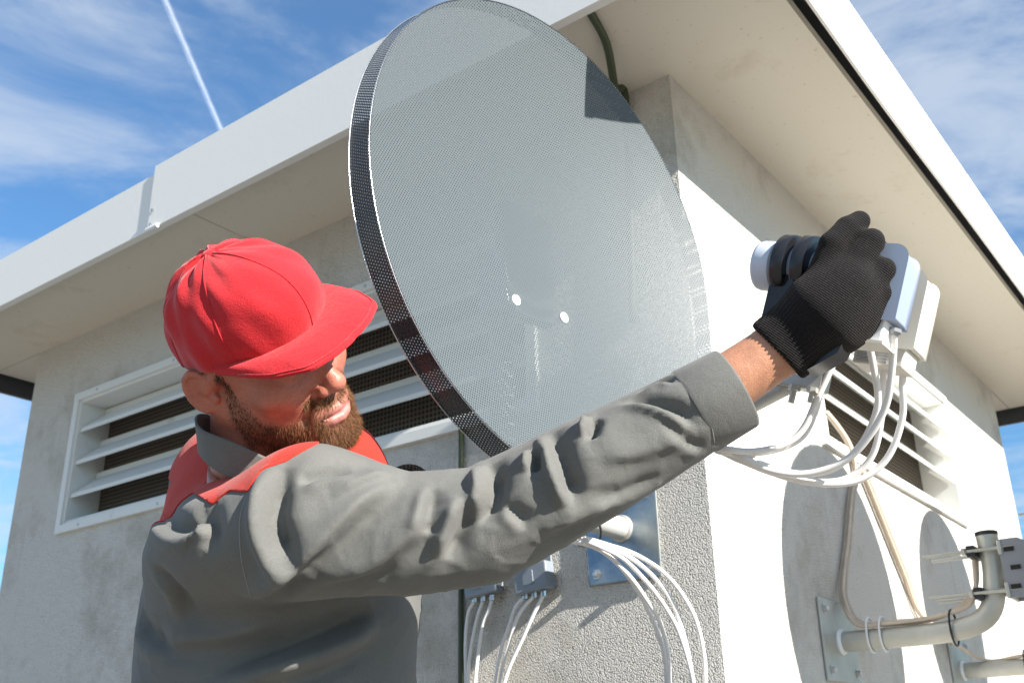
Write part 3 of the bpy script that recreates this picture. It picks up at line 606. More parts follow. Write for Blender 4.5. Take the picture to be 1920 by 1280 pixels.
def nets(fn, lo, hi, h, newton=1):
    lo = np.asarray(lo, float); n = np.ceil((np.asarray(hi)-lo)/h).astype(int)+1; B = 8
    n = ((n+B-1)//B)*B; nb = n//B
    ci = np.stack(np.meshgrid(*[np.arange(x) for x in nb], indexing='ij'), -1).reshape(-1, 3)
    cc = lo+(ci*B+(B-1)/2)*h; dc = fn(cc); act = np.abs(dc) < B*h*.87*1.5+.004
    vals = np.repeat(np.repeat(np.repeat(np.where(dc < 0, -1., 1.).reshape(nb), B, 0), B, 1), B, 2).astype(np.float32)
    off = np.stack(np.meshgrid(*[np.arange(B)]*3, indexing='ij'), -1).reshape(-1, 3)
    ai = ci[act]
    for s in range(0, len(ai), 1200):
        idx = (ai[s:s+1200, None, :]*B+off[None]).reshape(-1, 3); vals[idx[:, 0], idx[:, 1], idx[:, 2]] = fn(lo+idx*h)
    ins = vals < 0; c = np.zeros(np.array(n)-1, np.int8)
    for i in (0, 1):
        for j in (0, 1):
            for k in (0, 1): c += ins[i:n[0]-1+i, j:n[1]-1+j, k:n[2]-1+k]
    cells = np.argwhere((c > 0) & (c < 8)); cid = np.full(c.shape, -1, np.int32); cid[tuple(cells.T)] = np.arange(len(cells))
    acc = np.zeros((len(cells), 3)); cnt = np.zeros(len(cells)); cor = [(i, j, k) for i in (0, 1) for j in (0, 1) for k in (0, 1)]
    for x in range(8):
        for y in range(x+1, 8):
            A_, B_ = np.array(cor[x]), np.array(cor[y])
            if np.abs(A_-B_).sum() != 1: continue
            va = vals[tuple((cells+A_).T)]; vb = vals[tuple((cells+B_).T)]; m = (va < 0) != (vb < 0); t = np.where(m, va/(va-vb+1e-20), 0)
            acc += np.where(m[:, None], A_+(B_-A_)*t[:, None], 0); cnt += m
    V = lo+(cells+acc/cnt[:, None])*h; Q = []
    for ax in range(3):
        o1, o2 = [(1, 2), (2, 0), (0, 1)][ax]; sl = [slice(None)]*3; sl2 = list(sl); sl[ax] = slice(0, -1); sl2[ax] = slice(1, None)
        x = ins[tuple(sl)] != ins[tuple(sl2)]; e = np.argwhere(x); e = e[(e[:, o1] > 0) & (e[:, o2] > 0) & (e[:, o1] < n[o1]-1) & (e[:, o2] < n[o2]-1)]
        d1 = np.zeros(3, int); d1[o1] = 1; d2 = np.zeros(3, int); d2[o2] = 1
        q = np.stack([cid[tuple((e-d1-d2).T)], cid[tuple((e-d2).T)], cid[tuple(e.T)], cid[tuple((e-d1).T)]], 1)
        fl = ins[tuple(e.T)]; q[~fl] = q[~fl][:, ::-1]; Q.append(q)
    Q = np.vstack(Q); Q = Q[(Q >= 0).all(1)]
    for _ in range(newton):
        g, d = grad(fn, V); V = V-g*np.clip(d, -h, h)[:, None]
    return V, Q
def grad(fn, V, e=.0006):
    d = fn(V); g = np.stack([fn(V+np.eye(3)[i]*e)-d for i in range(3)], 1)/e; L = np.linalg.norm(g, axis=1)[:, None]+1e-9; return g/L, d/L[:, 0]
def sines(p, sc, seed, n=7):
    r = np.random.default_rng(seed); s = 0
    for i in range(n): k = nrm(r.normal(size=3))*sc*r.uniform(.6, 1.7); s = s+np.sin(p @ k+r.uniform(0, 6.28))
    return s/n
def tomesh(name, V, Q, mt, parent, smooth=True): o = obj(name, C2W(V), Q, mt, None, smooth); put(o, parent); return o

# ------------------------------------------------------------------ person: pose (camera-space metres)
HP = np.array([-.305, -.011, -1.249])
HM = np.stack([nrm([-.511, -.486, .709]), [0]*3, [0]*3], 1); _fw = np.array([.834, -.082, .545]); _fw = nrm(_fw-HM[:, 0]*(_fw @ HM[:, 0])); HM[:, 1] = _fw; HM[:, 2] = np.cross(HM[:, 0], _fw)
def h2c(p): return np.asarray(p, float) @ HM.T+HP
def c2h(p): return (p-HP) @ HM
UC = R.T @ UP                                              # world up in camera space
def w2c(p): return (np.asarray(p)-ORG) @ R
TF = nrm(np.array([.76, 0, -.65])-UC*(UC @ np.array([.76, 0, -.65]))); TR = np.cross(TF, UC)      # torso forward, torso right
TB = np.stack([TR, TF, UC], 1)
NB = np.array([-.315, -.165, -1.30]); SR = K(590, 975, 1.19); SLf = np.array([-.40, -.205, -1.50])
EL = K(905, 985, 1.175); CF = K(1372, 731, 1.17); WR = K(1470, 648, 1.175)
CT = K(522, 1185, 1.40)
LEl = np.array([-.20, -.40, -1.48]); LSh = K(640, 872, 1.42); LH = K(742, 928, 1.47)
hip = CT-UC*.40+TR*0; GZ = w2c(np.array([0, 0, 0.]))
def foot(dx, dy): w_ = C2W(hip); return np.array([w_[0]+dx, w_[1]+dy, 0.])
tfw = R @ TF; trw = R @ TR
FR = foot(*(trw*.13+tfw*.02)[:2]); FL = foot(*(-trw*.13+tfw*.10)[:2])

# ---- head
def head(P_, ears=True):
    p = c2h(P_); x = np.abs(p[:, 0]); q = np.stack([x, p[:, 1], p[:, 2]], 1)
    d = ell(p, (.003, -.008, .038), (.0735, .090, .078))
    d = smin(d, ell(p, (0, .030, -.030), (.064, .070, .088)), .03)
    d = smin(d, cone(q, (.054, .004, -.050), (.018, .076, -.103), .021, .020), .028)
    d = smin(d, ell(p, (0, .086, -.106), (.024, .018, .018)), .02)
    d = smin(d, ell(q, (.045, .062, -.024), (.024, .022, .018)), .022)
    d = smin(d, ell(q, (.022, .083, .020), (.026, .012, .010)), .018)
    d = smax(d, -ell(q, (.033, .102, .001), (.019, .016, .013)), .014)
    d = smin(d, ell(q, (.033, .079, .0), (.0150, .0135, .0125)), .004)
    d = smin(d, ell(p, (0, .083, -.066), (.033, .020, .024)), .018)
    # nose
    d = smin(d, cone(p, (0, .086, .010), (0, .112, -.029), .0075, .0105), .010)
    d = smin(d, ell(p, (0, .1125, -.032), (.0115, .0105, .010)), .007)
    d = smin(d, ell(q, (.0135, .101, -.037), (.0080, .0105, .0075)), .006)
    d = smax(d, -ell(q, (.0068, .106, -.0435), (.0036, .006, .004)), .003)
    d = smax(d, -cone(q, (.021, .094, -.038), (.036, .082, -.066), .0025, .003), .012)      # naso-labial crease
    for a_, b_ in (((.047, .068, .004), (.058, .052, .010)), ((.048, .067, -.002), (.060, .050, -.003)), ((.046, .068, -.008), (.057, .053, -.014)), ((.024, .086, -.012), (.042, .072, -.016))): d = smax(d, -cone(q, a_, b_, .0012, .0009), .003)
    # lips
    d = smin(d, chain(q, [(0, .1035, -.0665), (.012, .101, -.0655), (.025, .0885, -.0690)], [.0050, .0050, .002]), .005)
    d = smin(d, chain(q, [(0, .1025, -.0785), (.012, .0995, -.0770), (.024, .0885, -.0715)], [.0072, .0066, .002]), .005)
    d = smax(d, -chain(q, [(0, .1090, -.0715), (.013, .1050, -.0708), (.027, .0920, -.0700)], [.0016, .0016, .001]), .003)
    if ears:
        e0_ = nrm([.90, .44, -.02]); e2_ = nrm([.02, -.10, 1]); e2_ = nrm(e2_-e0_*(e2_ @ e0_)); eb = np.stack([e0_, np.cross(e2_, e0_), e2_], 1)
        ec = np.array([.0765, -.012, -.012]); c0 = ec+np.array([.0055, -.010, .003])
        e = ell(q, c0, (.0060, .0172, .0265), eb)
        e = smax(e, -ell(q, c0+eb[:, 0]*.0080+eb[:, 1]*.003-eb[:, 2]*.002, (.0062, .0085, .0125), eb), .004)
        e = smax(e, -chain(q, [c0+eb[:, 0]*.0062+eb[:, 1]*(.0102*math.cos(t))+eb[:, 2]*(.0180*math.sin(t)+.002) for t in np.radians([60, 100, 140, 180, 215])], [.0022]*5), .003)
        hx = [c0+eb[:, 0]*.0025+eb[:, 1]*(.0155*math.cos(t))+eb[:, 2]*(.0250*math.sin(t)) for t in np.radians([25, 60, 95, 130, 165, 200, 235, 262])]
        e = smin(e, chain(q, hx, [.0028, .0036, .0040, .0040, .0038, .0038, .0046, .0052]), .003)
        e = smin(e, ell(q, (.060, -.012, -.040), (.020, .024, .028)), .012)
        e = smin(e, cone(q, (.064, .002, .012), c0+eb[:, 1]*.010, .013, .009), .006)
        e = smin(e, ell(q, ec+np.array([.003, .009, -.008]), (.004, .005, .006)), .004)
        d = smin(d, e, .006)
    return d
NK0 = h2c((0, -.025, -.055))
def neck(p): return smin(cone(p, NK0, NB+np.array([.0, .01, 0]), .058, .062), cone(p, h2c((0, .02, -.085)), NB+np.array([.03, -.01, .0]), .040, .045), .03)
def hand_pts():
    k = lambda *a: K(*a)
    return dict(
        palm=[k(1478, 640, 1.178), k(1545, 585, 1.165), k(1585, 545, 1.162)],
        index=[k(1538, 520, 1.168), k(1560, 458, 1.168), k(1588, 428, 1.176), k(1611, 415, 1.184)],
        middle=[k(1590, 515, 1.155), k(1633, 453, 1.165), k(1642, 466, 1.200), k(1622, 492, 1.225)],
        ring=[k(1612, 548, 1.152), k(1655, 507, 1.160), k(1664, 519, 1.195), k(1646, 540, 1.222)],
        little=[k(1620, 590, 1.155), k(1658, 556, 1.160), k(1664, 566, 1.190), k(1645, 580, 1.215)],
        thumb=[k(1495, 600, 1.185), k(1480, 545, 1.215), k(1500, 505, 1.240), k(1535, 490, 1.252)])
def hand(p, g=0.):
    h = hand_pts()
    d = chain(p, h['palm'], [.034+g, .041+g, .036+g], .02)
    d = smin(d, cone(p, K(1600, 600, 1.168), K(1535, 640, 1.175), .026+g, .026+g), .02)
    for f, r in (('index', (.0138, .0126, .0114, .0104)), ('middle', (.0140, .0128, .0112, .010)), ('ring', (.0138, .0124, .0108, .010)), ('little', (.0128, .0112, .010, .009)), ('thumb', (.018, .0140, .0122, .011))):
        d = smin(d, chain(p, h[f], [q+g for q in r], .003), .0085)
    return d
def body(p):
    d = smin(head(p), neck(p), .022)
    d = smin(d, ell(p, CT, (.135, .10, .24), TB), .04); d = smin(d, ell(p, CT-UC*.30, (.135, .10, .22), TB), .06)
    for s in (SR, SLf): d = smin(d, cone(p, NB-UC*.03, s, .05, .055), .03)
    d = smin(d, chain(p, [SR, EL, K(1180, 845, 1.17), WR], [.045, .040, .039, .031]), .02)
    d = smin(d, chain(p, [SLf, LSh-np.array([0, .01, 0]), LEl, LH], [.045, .034, .04, .030]), .02)
    d = smin(d, chain(p, hand_pts()['palm'], [.028, .034, .03]), .02)
    for s, f in ((1, FR), (-1, FL)):
        fk = w2c(f+np.array([0, 0, .08])); kn = (hip+TR*.09*s+fk)*.5+TF*.03; d = smin(d, chain(p, [hip+TR*.09*s, kn, fk], [.075, .052, .04]), .03)
    return d
def facecol(V):
    q = c2h(V); x = np.abs(q[:, 0]); c = np.tile(np.array([.36, .135, .092]), (len(V), 1))
    def blend(w, col): c[:] = c*(1-w[:, None])+np.array(col)*w[:, None]
    g = lambda cx, cy, cz, r: np.exp(-((x-cx)**2+(q[:, 1]-cy)**2+(q[:, 2]-cz)**2)/(r*r))
    blend(.55*g(.045, .07, -.02, .032), (.43, .125, .08)); blend(.6*g(0, .115, -.03, .02), (.44, .135, .09)); blend(.6*g(.085, -.01, 0, .035), (.40, .115, .075))
    lip = np.exp(-(((q[:, 2]+.0725)/.0085)**4))*(x < .027)*(q[:, 1] > .088); blend(.75*lip, (.48, .17, .155))
    inh = (np.linalg.norm(V-HP, axis=1) < .22); c[~inh] = np.array([.42, .20, .12])
    m = .5+.5*sines(V, 210, 5, 9); c *= (.88+.24*m)[:, None]
    b = beardmask(q); blend(np.clip(b, 0, 1)*.62*inh, (.13, .060, .032))
    hz = np.clip((-.0+.012-q[:, 1])/.02, 0, 1)*np.clip((q[:, 2]+.035)/.012, 0, 1)*inh*(x < .0755)*(x > .02)*np.where((q[:, 1] < .006) & (q[:, 1] > -.05) & (q[:, 2] < .03), 0, 1); blend(hz*.6, (.10, .06, .04))
    return c
def beardmask(q):
    """0..1 density of beard on the head, local coordinates"""
    x = np.abs(q[:, 0]); y, z = q[:, 1], q[:, 2]
    top = np.interp(y, [-.02, .006, .022, .045, .068, .082, .095], [.030, .022, -.022, -.050, -.060, -.058, -.058])   # upper edge of beard, rises to the sideburn
    d = np.clip((top-z)/.012, 0, 1)*np.clip((y-.002)/.010, 0, 1)*np.clip((z+.136)/.012, 0, 1)
    mouth = ((x/.024)**2+((z+.0735)/.0125)**2); d *= np.clip((mouth-.85)/.35, 0, 1)
    mo = np.clip(1-np.abs((z+.0545-.000-x*.28+.0)/.0085), 0, 1)*(x < .036)*(y > .07); d = np.maximum(d*np.where((z > -.052) & (y > .075) & (x < .03), 0, 1), np.clip(mo*2.2, 0, 1))
    return d
def skinmat():
    m = bpy.data.materials.new('skin'); m.use_nodes = True; nt = m.node_tree; b = nt.nodes['Principled BSDF']
    at = N(nt, 'ShaderNodeVertexColor', layer_name='col'); tq = N(nt, 'ShaderNodeTexCoord'); nq = N(nt, 'ShaderNodeTexNoise', ins={'Scale': 330, 'Detail': 5, 'Roughness': .7}); lk(nt, tq.outputs['Object'], nq.inputs['Vector']); nq2 = N(nt, 'ShaderNodeTexNoise', ins={'Scale': 70, 'Detail': 4}); lk(nt, tq.outputs['Object'], nq2.inputs['Vector'])
    fq = N(nt, 'ShaderNodeMapRange', ins={'From Min': .3, 'From Max': .7, 'To Min': .72, 'To Max': 1.2}); lk(nt, M(nt, 'ADD', M(nt, 'MULTIPLY', nq.outputs[0], .6), M(nt, 'MULTIPLY', nq2.outputs[0], .4)), fq.inputs[0])
    vm = N(nt, 'ShaderNodeVectorMath', operation='SCALE'); lk(nt, at.outputs[0], vm.inputs[0]); lk(nt, fq.outputs[0], vm.inputs['Scale']); lk(nt, vm.outputs[0], b.inputs['Base Color']); b.inputs['Roughness'].default_value = .46; b.inputs['Specular IOR Level'].default_value = .45
    b.inputs['Subsurface Weight'].default_value = .04; b.inputs['Subsurface Radius'].default_value = (.010, .004, .002); b.inputs['Subsurface Scale'].default_value = .5
    t = N(nt, 'ShaderNodeTexCoord'); v = N(nt, 'ShaderNodeTexVoronoi', ins={'Scale': 620}); n = N(nt, 'ShaderNodeTexNoise', ins={'Scale': 160, 'Detail': 4})
    for q in (v, n): lk(nt, t.outputs['Object'], q.inputs['Vector'])
    bp = N(nt, 'ShaderNodeBump', ins={'Strength': .35, 'Distance': .0007}); lk(nt, M(nt, 'ADD', v.outputs['Distance'], M(nt, 'MULTIPLY', n.outputs[0], 1.3)), bp.inputs['Height']); lk(nt, bp.outputs[0], b.inputs['Normal']); return m
def fabric(name, col, dark, scale=900, rough=.85, sheen=.15, bs=.5):
    m = bpy.data.materials.new(name); m.use_nodes = True; nt = m.node_tree; b = nt.nodes['Principled BSDF']; b.inputs['Roughness'].default_value = rough; b.inputs['Specular IOR Level'].default_value = .25
    b.inputs['Sheen Weight'].default_value = sheen; b.inputs['Sheen Roughness'].default_value = .4
    t = N(nt, 'ShaderNodeTexCoord'); n = N(nt, 'ShaderNodeTexNoise', ins={'Scale': scale, 'Detail': 3}); n2 = N(nt, 'ShaderNodeTexNoise', ins={'Scale': 14, 'Detail': 5}); n3 = N(nt, 'ShaderNodeTexNoise', ins={'Scale': 45, 'Detail': 4, 'Distortion': 1.2})
    for q in (n, n2, n3): lk(nt, t.outputs['Object'], q.inputs['Vector'])
    f = M(nt, 'ADD', M(nt, 'MULTIPLY', n.outputs[0], .7), M(nt, 'MULTIPLY', n2.outputs[0], .3)); r = N(nt, 'ShaderNodeMapRange', ins={'From Min': .35, 'From Max': .68}); lk(nt, f, r.inputs[0])
    x = N(nt, 'ShaderNodeMix', data_type='RGBA'); lk(nt, r.outputs[0], x.inputs[0]); x.inputs[6].default_value = (*dark, 1); x.inputs[7].default_value = (*col, 1); lk(nt, x.outputs[2], b.inputs['Base Color'])
    bp = N(nt, 'ShaderNodeBump', ins={'Strength': bs, 'Distance': .0012}); lk(nt, M(nt, 'ADD', n.outputs[0], M(nt, 'MULTIPLY', n3.outputs[0], 1.6)), bp.inputs['Height']); lk(nt, bp.outputs[0], b.inputs['Normal']); return m
MAT['skin'] = skinmat()
MAT['grey'] = fabric('jacket_grey_cotton', (.155, .154, .143), (.098, .099, .094), 1100, .8, .12)
MAT['red'] = fabric('jacket_red_cotton', (.50, .034, .020), (.38, .022, .014), 1100, .85, .12)
MAT['capred'] = fabric('cap_red_cotton', (.50, .020, .028), (.38, .012, .017), 700, .9, .25, .6)
MAT['trouser'] = fabric('trouser_grey', (.12, .12, .12), (.09, .09, .09), 900)
MAT['thread'] = mat('seam_thread', (.22, .22, .21), .8); MAT['threadred'] = mat('seam_thread_red', (.50, .03, .03), .8)
MAT['shoe'] = mat('shoe_leather', (.03, .028, .026), .5)
MAT['hairm'] = None
def knit():
    m = bpy.data.materials.new('black_knit'); m.use_nodes = True; nt = m.node_tree; b = nt.nodes['Principled BSDF']; b.inputs['Base Color'].default_value = (.009, .009, .010, 1); b.inputs['Roughness'].default_value = .95; b.inputs['Specular IOR Level'].default_value = .15
    b.inputs['Sheen Weight'].default_value = .12; b.inputs['Sheen Tint'].default_value = (.7, .6, .5, 1)
    at = N(nt, 'ShaderNodeAttribute', attribute_name='rib'); s = N(nt, 'ShaderNodeSeparateXYZ'); lk(nt, at.outputs['Vector'], s.inputs[0])
    w1 = M(nt, 'SINE', M(nt, 'MULTIPLY', s.outputs[0], 2*math.pi/.0024)); w2 = M(nt, 'SINE', M(nt, 'MULTIPLY', s.outputs[1], 2*math.pi/.0030))
    t = N(nt, 'ShaderNodeTexCoord'); n = N(nt, 'ShaderNodeTexNoise', ins={'Scale': 900, 'Detail': 2}); lk(nt, t.outputs['Object'], n.inputs['Vector'])
    hgt = M(nt, 'ADD', M(nt, 'ADD', M(nt, 'MULTIPLY', w1, .6), M(nt, 'MULTIPLY', w2, .25)), M(nt, 'MULTIPLY', n.outputs[0], 1.2))
    bp = N(nt, 'ShaderNodeBump', ins={'Strength': .9, 'Distance': .0011}); lk(nt, hgt, bp.inputs['Height']); lk(nt, bp.outputs[0], b.inputs['Normal'])
    x = N(nt, 'ShaderNodeMix', data_type='RGBA'); q = N(nt, 'ShaderNodeMapRange', ins={'From Min': .60, 'From Max': .78}); lk(nt, n.outputs[0], q.inputs[0]); lk(nt, q.outputs[0], x.inputs[0]); x.inputs[6].default_value = (.008, .008, .009, 1); x.inputs[7].default_value = (.05, .042, .036, 1); lk(nt, x.outputs[2], b.inputs['Base Color']); return m
MAT['knit'] = knit()
def hairmat(name, c1, c2):
    m = bpy.data.materials.new(name); m.use_nodes = True; nt = m.node_tree; b = nt.nodes['Principled BSDF']; b.inputs['Roughness'].default_value = .55; b.inputs['Specular IOR Level'].default_value = .2
    at = N(nt, 'ShaderNodeVertexColor', layer_name='col'); lk(nt, at.outputs[0], b.inputs['Base Color']); return m
MAT['hair'] = hairmat('hair_strands', 0, 0)

person = empty('person', (FR+FL)/2, 'man in red cap and grey work jacket reaching out to adjust the dish', 'person')
def setcol(o, c):
    a = o.data.color_attributes.new('col', 'FLOAT_COLOR', 'POINT'); a.data.foreach_set('color', np.hstack([c, np.ones((len(c), 1))]).astype(np.float32).ravel())
hc = h2c((0, .01, -.02))
V1, Q1 = nets(lambda p: smin(head(p), neck(p), .022), hc-.185, hc+.185, .0022)
lowcut = NB[1]+.015
def bodylow(p): return np.maximum(body(p), -(np.linalg.norm(p-hc, axis=1)-.150))       # everything outside the head's sphere
V2, Q2 = nets(bodylow, [-.62, -1.62, -1.75], [.46, .10, -.95], .0075)
k1 = (np.linalg.norm(V1-hc, axis=1) < .168); Q1 = Q1[k1[Q1].all(1)]
bodyo = tomesh('body', np.vstack([V1, V2]), np.vstack([Q1, Q2+len(V1)]), MAT['skin'], person)
setcol(bodyo, facecol(np.vstack([V1, V2])))
G1, _ = grad(head, V1)

# ---- beard, moustache and short hair as strands
def strands(name, pts, dirs, bend, lens, rad, cols, parent, mt):
    n = len(pts); side = np.cross(dirs, RNG.normal(size=(n, 3))); side /= np.linalg.norm(side, axis=1)[:, None]; s2 = np.cross(dirs, side)
    rows = []; cc = []
    for t, w_ in ((0, 1.), (.5, .85), (1., .18)):
        c = pts+dirs*(lens*t)[:, None]+bend*(lens*t*t)[:, None]
        for a in (0, 2.094, 4.189): rows.append(c+(side*math.cos(a)+s2*math.sin(a))*(rad*w_)[:, None]); cc.append(cols*(1+.25*t))
    V = np.stack(rows, 1).reshape(-1, 3); C_ = np.clip(np.stack(cc, 1).reshape(-1, 3), 0, 1); b = (np.arange(n)*9)[:, None]; F = []
    for r in (0, 3):
        for k in range(3): F.append(b+np.array([[r+k, r+(k+1) % 3, r+3+(k+1) % 3, r+3+k]]))
    F = np.vstack(F); o = tomesh(name, V, F, mt, parent, True); setcol(o, C_); o['kind'] = 'stuff'; return o
def scatter(mask, n, thr=.05):
    w_ = mask[Q1].mean(1); A_ = np.linalg.norm(np.cross(V1[Q1[:, 1]]-V1[Q1[:, 0]], V1[Q1[:, 2]]-V1[Q1[:, 0]]), axis=1); pr = np.where(w_ > thr, w_*A_, 0); pr /= pr.sum()
    f = RNG.choice(len(Q1), n, p=pr); u = RNG.random((n, 2)); q = Q1[f]; p = (V1[q[:, 0]]*(1-u[:, :1])+V1[q[:, 1]]*u[:, :1])*(1-u[:, 1:])+(V1[q[:, 3]]*(1-u[:, :1])+V1[q[:, 2]]*u[:, :1])*u[:, 1:]
    g = G1[q].mean(1); g /= np.linalg.norm(g, axis=1)[:, None]; return p, g
bm1 = beardmask(c2h(V1)); p, g = scatter(bm1, 9500); q = c2h(p)
dn = np.tile(-HM[:, 2], (len(p), 1)); fwd = HM[:, 1]
mou = (q[:, 2] > -.064) & (q[:, 1] > .07)
lat = np.sign(q[:, 0])[:, None]*HM[:, 0]
dirs = g*.75+dn*.75+RNG.normal(size=p.shape)*.28+np.where(mou[:, None], lat*.7, 0); dirs /= np.linalg.norm(dirs, axis=1)[:, None]
fr_ = np.clip((q[:, 1]-.03)/.05, 0, 1); ln = (.0030+.0062*fr_)*RNG.uniform(.6, 1.35, len(p)); ln = np.where(mou, .0075*RNG.uniform(.7, 1.3, len(p)), ln)
mixc = np.clip(fr_*.9+RNG.normal(size=len(p))*.22, 0, 1)[:, None]
cols = np.array([.036, .020, .013])*(1-mixc)+np.array([.185, .088, .038])*mixc
strands('beard', p-g*.0006, dirs, dn*.25-g*.15, ln, np.full(len(p), .00026), cols, person, MAT['hair'])
hq = c2h(V1); hm = np.clip((.018-hq[:, 1])/.012, 0, 1)*np.clip((hq[:, 2]+.040)/.010, 0, 1)*np.clip((.030-hq[:, 2])/.01, 0, 1)*(np.abs(hq[:, 0]) < .0755)*(np.abs(hq[:, 0]) > .012)*np.where((hq[:, 1] < .008) & (hq[:, 1] > -.05) & (hq[:, 2] < .03), 0, 1)
p, g = scatter(hm, 4200); dirs = g*.45+dn[:1]*.8+HM[:, 1]*-.35+RNG.normal(size=p.shape)*.2; dirs /= np.linalg.norm(dirs, axis=1)[:, None]
strands('hair', p-g*.0005, dirs, dn[:1]*.1, .0065*RNG.uniform(.6, 1.3, len(p)), np.full(len(p), .00026), np.array([.055, .034, .022])*RNG.uniform(.6, 1.6, (len(p), 1)), person, MAT['hair'])
bq = np.exp(-((np.abs(hq[:, 0])-.034)/.02)**4-((hq[:, 2]-.0215)/.0052)**2)*(hq[:, 1] > .06)
p, g = scatter(bq, 900, .2); dirs = g*.5+HM[:, 2]*.25+np.sign(c2h(p)[:, :1])*HM[:, 0]*.8; dirs /= np.linalg.norm(dirs, axis=1)[:, None]
strands('eyebrows', p, dirs, dn[:1]*.1, .008*RNG.uniform(.6, 1.2, len(p)), np.full(len(p), .00025), np.array([.10, .055, .03])*RNG.uniform(.7, 1.4, (len(p), 1)), person, MAT['hair'])
for s in (-1, 1):                                             # eyes behind half-closed lids
    e_ = MB().lathe(C2W(h2c((s*.033, .0715, -.001))), R @ HM[:, 1], [(0, .0118), (.009, .0118), (.0135, .0095), (.0165, .006), (.0178, .0)], 20).build('eye', MAT['whitep'], person, True)

# ---- cap
cap = empty('cap_root', (0, 0, 0), 'x', 'x'); bpy.data.objects.remove(cap)
CAPZ = np.array([-.004, -.010, .030]); _ro, _pi = math.radians(8), math.radians(5)
_RX = np.array([[1, 0, 0], [0, math.cos(_pi), -math.sin(_pi)], [0, math.sin(_pi), math.cos(_pi)]]); _RY = np.array([[math.cos(_ro), 0, math.sin(_ro)], [0, 1, 0], [-math.sin(_ro), 0, math.cos(_ro)]])
CAPR = _RY @ _RX
def k2c(p): return h2c(CAPZ+(np.asarray(p)-CAPZ) @ CAPR.T)
def ringz(th): return -.012*np.clip(-np.sin(th), 0, 1)**1.5+.004*np.cos(th)**2-.004        # lower edge dips at the back
NTH, NPH = 120, 30; V = []
def dome(th, f):
    """f 0 at rim .. 1 at button"""
    s, c_ = np.sin(th), np.cos(th); rx, ry = .0870, (.1050 if s > 0 else .1045)
    a = f*math.pi/2; rad = max(math.cos(a), 0)**.82 if f < 1 else 0; hgt = .104*math.sin(a)**.86
    front = max(s, 0)**2; rad *= 1+.24*front*math.sin(math.pi*min(f, 1))**.8                       # structured, upright front panels
    sm = sum(math.exp(-((((th-t0+math.pi) % (2*math.pi))-math.pi)/.055)**2) for t0 in (math.pi/2, math.pi/2+1.047, math.pi/2-1.047, -math.pi/2, -math.pi/2+1.047, -math.pi/2-1.047))
    rad *= 1-.010*sm*(1-f*.5)
    pnt = np.array([c_*rx*rad, s*ry*rad+.006, hgt+ringz(th)*(1-f)])
    w_ = .0016*math.sin(9*th+14*f)+.0014*math.sin(5*th-9*f+1.)+.0011*math.sin(17*th+5*f)
    return CAPZ+pnt*(1+w_/.1*(.3+.7*(1-front)))
for i in range(NPH+1):
    for k in range(NTH): V.append(k2c(dome(2*math.pi*k/NTH, i/NPH)))
F = [(i*NTH+k, i*NTH+(k+1) % NTH, (i+1)*NTH+(k+1) % NTH, (i+1)*NTH+k) for i in range(NPH) for k in range(NTH)]
capo = tomesh('cap', V, F, MAT['capred'], person)
md = capo.modifiers.new('thickness', 'SOLIDIFY'); md.thickness = .0022; md.offset = -1
def capchild(m, name, mt, smooth=True): o = m.build(name, mt, None, smooth); o.parent = capo; o.matrix_parent_inverse = Matrix.Identity(4); return o
for t0 in (math.pi/2, math.pi/2+1.047, math.pi/2-1.047, -math.pi/2, -math.pi/2+1.047, -math.pi/2-1.047):
    capchild(MB().tube([C2W(k2c(CAPZ+(dome(t0, f)-CAPZ)*1.002)) for f in np.linspace(.0, .97, 24)], .0011, 6), 'seam', MAT['capred'])
bt = k2c(dome(0, 1.)); capchild(MB().lathe(C2W(bt)-(R @ HM @ CAPR[:, 2])*.002, R @ HM @ CAPR[:, 2], [(0, .0085), (.003, .0085), (.0055, .006), (.0065, .002)], 18), 'button', MAT['capred'])
# visor: root follows the crown's front, outer edge nearly straight across
NV, NW = 48, 12; VT, VBt = [], []
def visor(s, t):                                              # s -1..1 across, t 0..1 outward
    th = math.pi/2+s*1.36; rt = dome(th, 0.0)+np.array([0, 0, .004])
    rt = CAPZ+(rt-CAPZ)*np.array([1.004, 1.004, 1])
    e = math.sqrt(max(0, 1-abs(s)**7)); out = np.array([.0+rt[0]*(1+.02*e), rt[1]+(.062+.022*abs(s))*e, rt[2]-.014*e])
    out[2] += .006*e*abs(s)**2
    p_ = rt+(out-rt)*t; p_[2] += .004*math.sin(math.pi*t)*e-.007*(abs(p_[0])/.085)**2.2*t+.003; return p_
for j, dz in ((0, 0.), (1, -.0032)):
    for i in range(NW+1):
        for k in range(NV+1): (VT if j == 0 else VBt).append(k2c(visor(-1+2*k/NV, i/NW)+np.array([0, 0, dz])))
n1 = NV+1; F = []; nb_ = len(VT)
for i in range(NW):
    for k in range(NV): a = i*n1+k; F += [(a, a+1, a+n1+1, a+n1), (nb_+a, nb_+a+n1, nb_+a+n1+1, nb_+a+1)]
for k in range(NV): a = NW*n1+k; F.append((a, a+1, nb_+a+1, nb_+a)); F.append((k+1, k, nb_+k, nb_+k+1))
vz = tomesh('visor', VT+VBt, F, MAT['capred'], person); vz.parent = capo; vz.matrix_parent_inverse = Matrix.Identity(4)
b_ = bmesh.new(); b_.from_mesh(vz.data); bmesh.ops.recalc_face_normals(b_, faces=b_.faces[:]); b_.to_mesh(vz.data); b_.free(); autosmooth(vz, 50)
for t in (.0, .93): capchild(MB().tube([C2W(k2c(visor(s, t)+np.array([0, 0, .0006]))) for s in np.linspace(-.97, .97, 50)], .0009, 6), 'seam', MAT['capred'])
sp0 = dome(-math.pi/2, .06); capchild(MB().box(C2W(k2c(sp0+np.array([.012, -.004, -.006]))), R @ HM @ CAPR[:, 0]*.022, R @ HM @ CAPR[:, 1]*.003, R @ HM @ CAPR[:, 2]*.010, .002), 'strap', MAT['capred'])

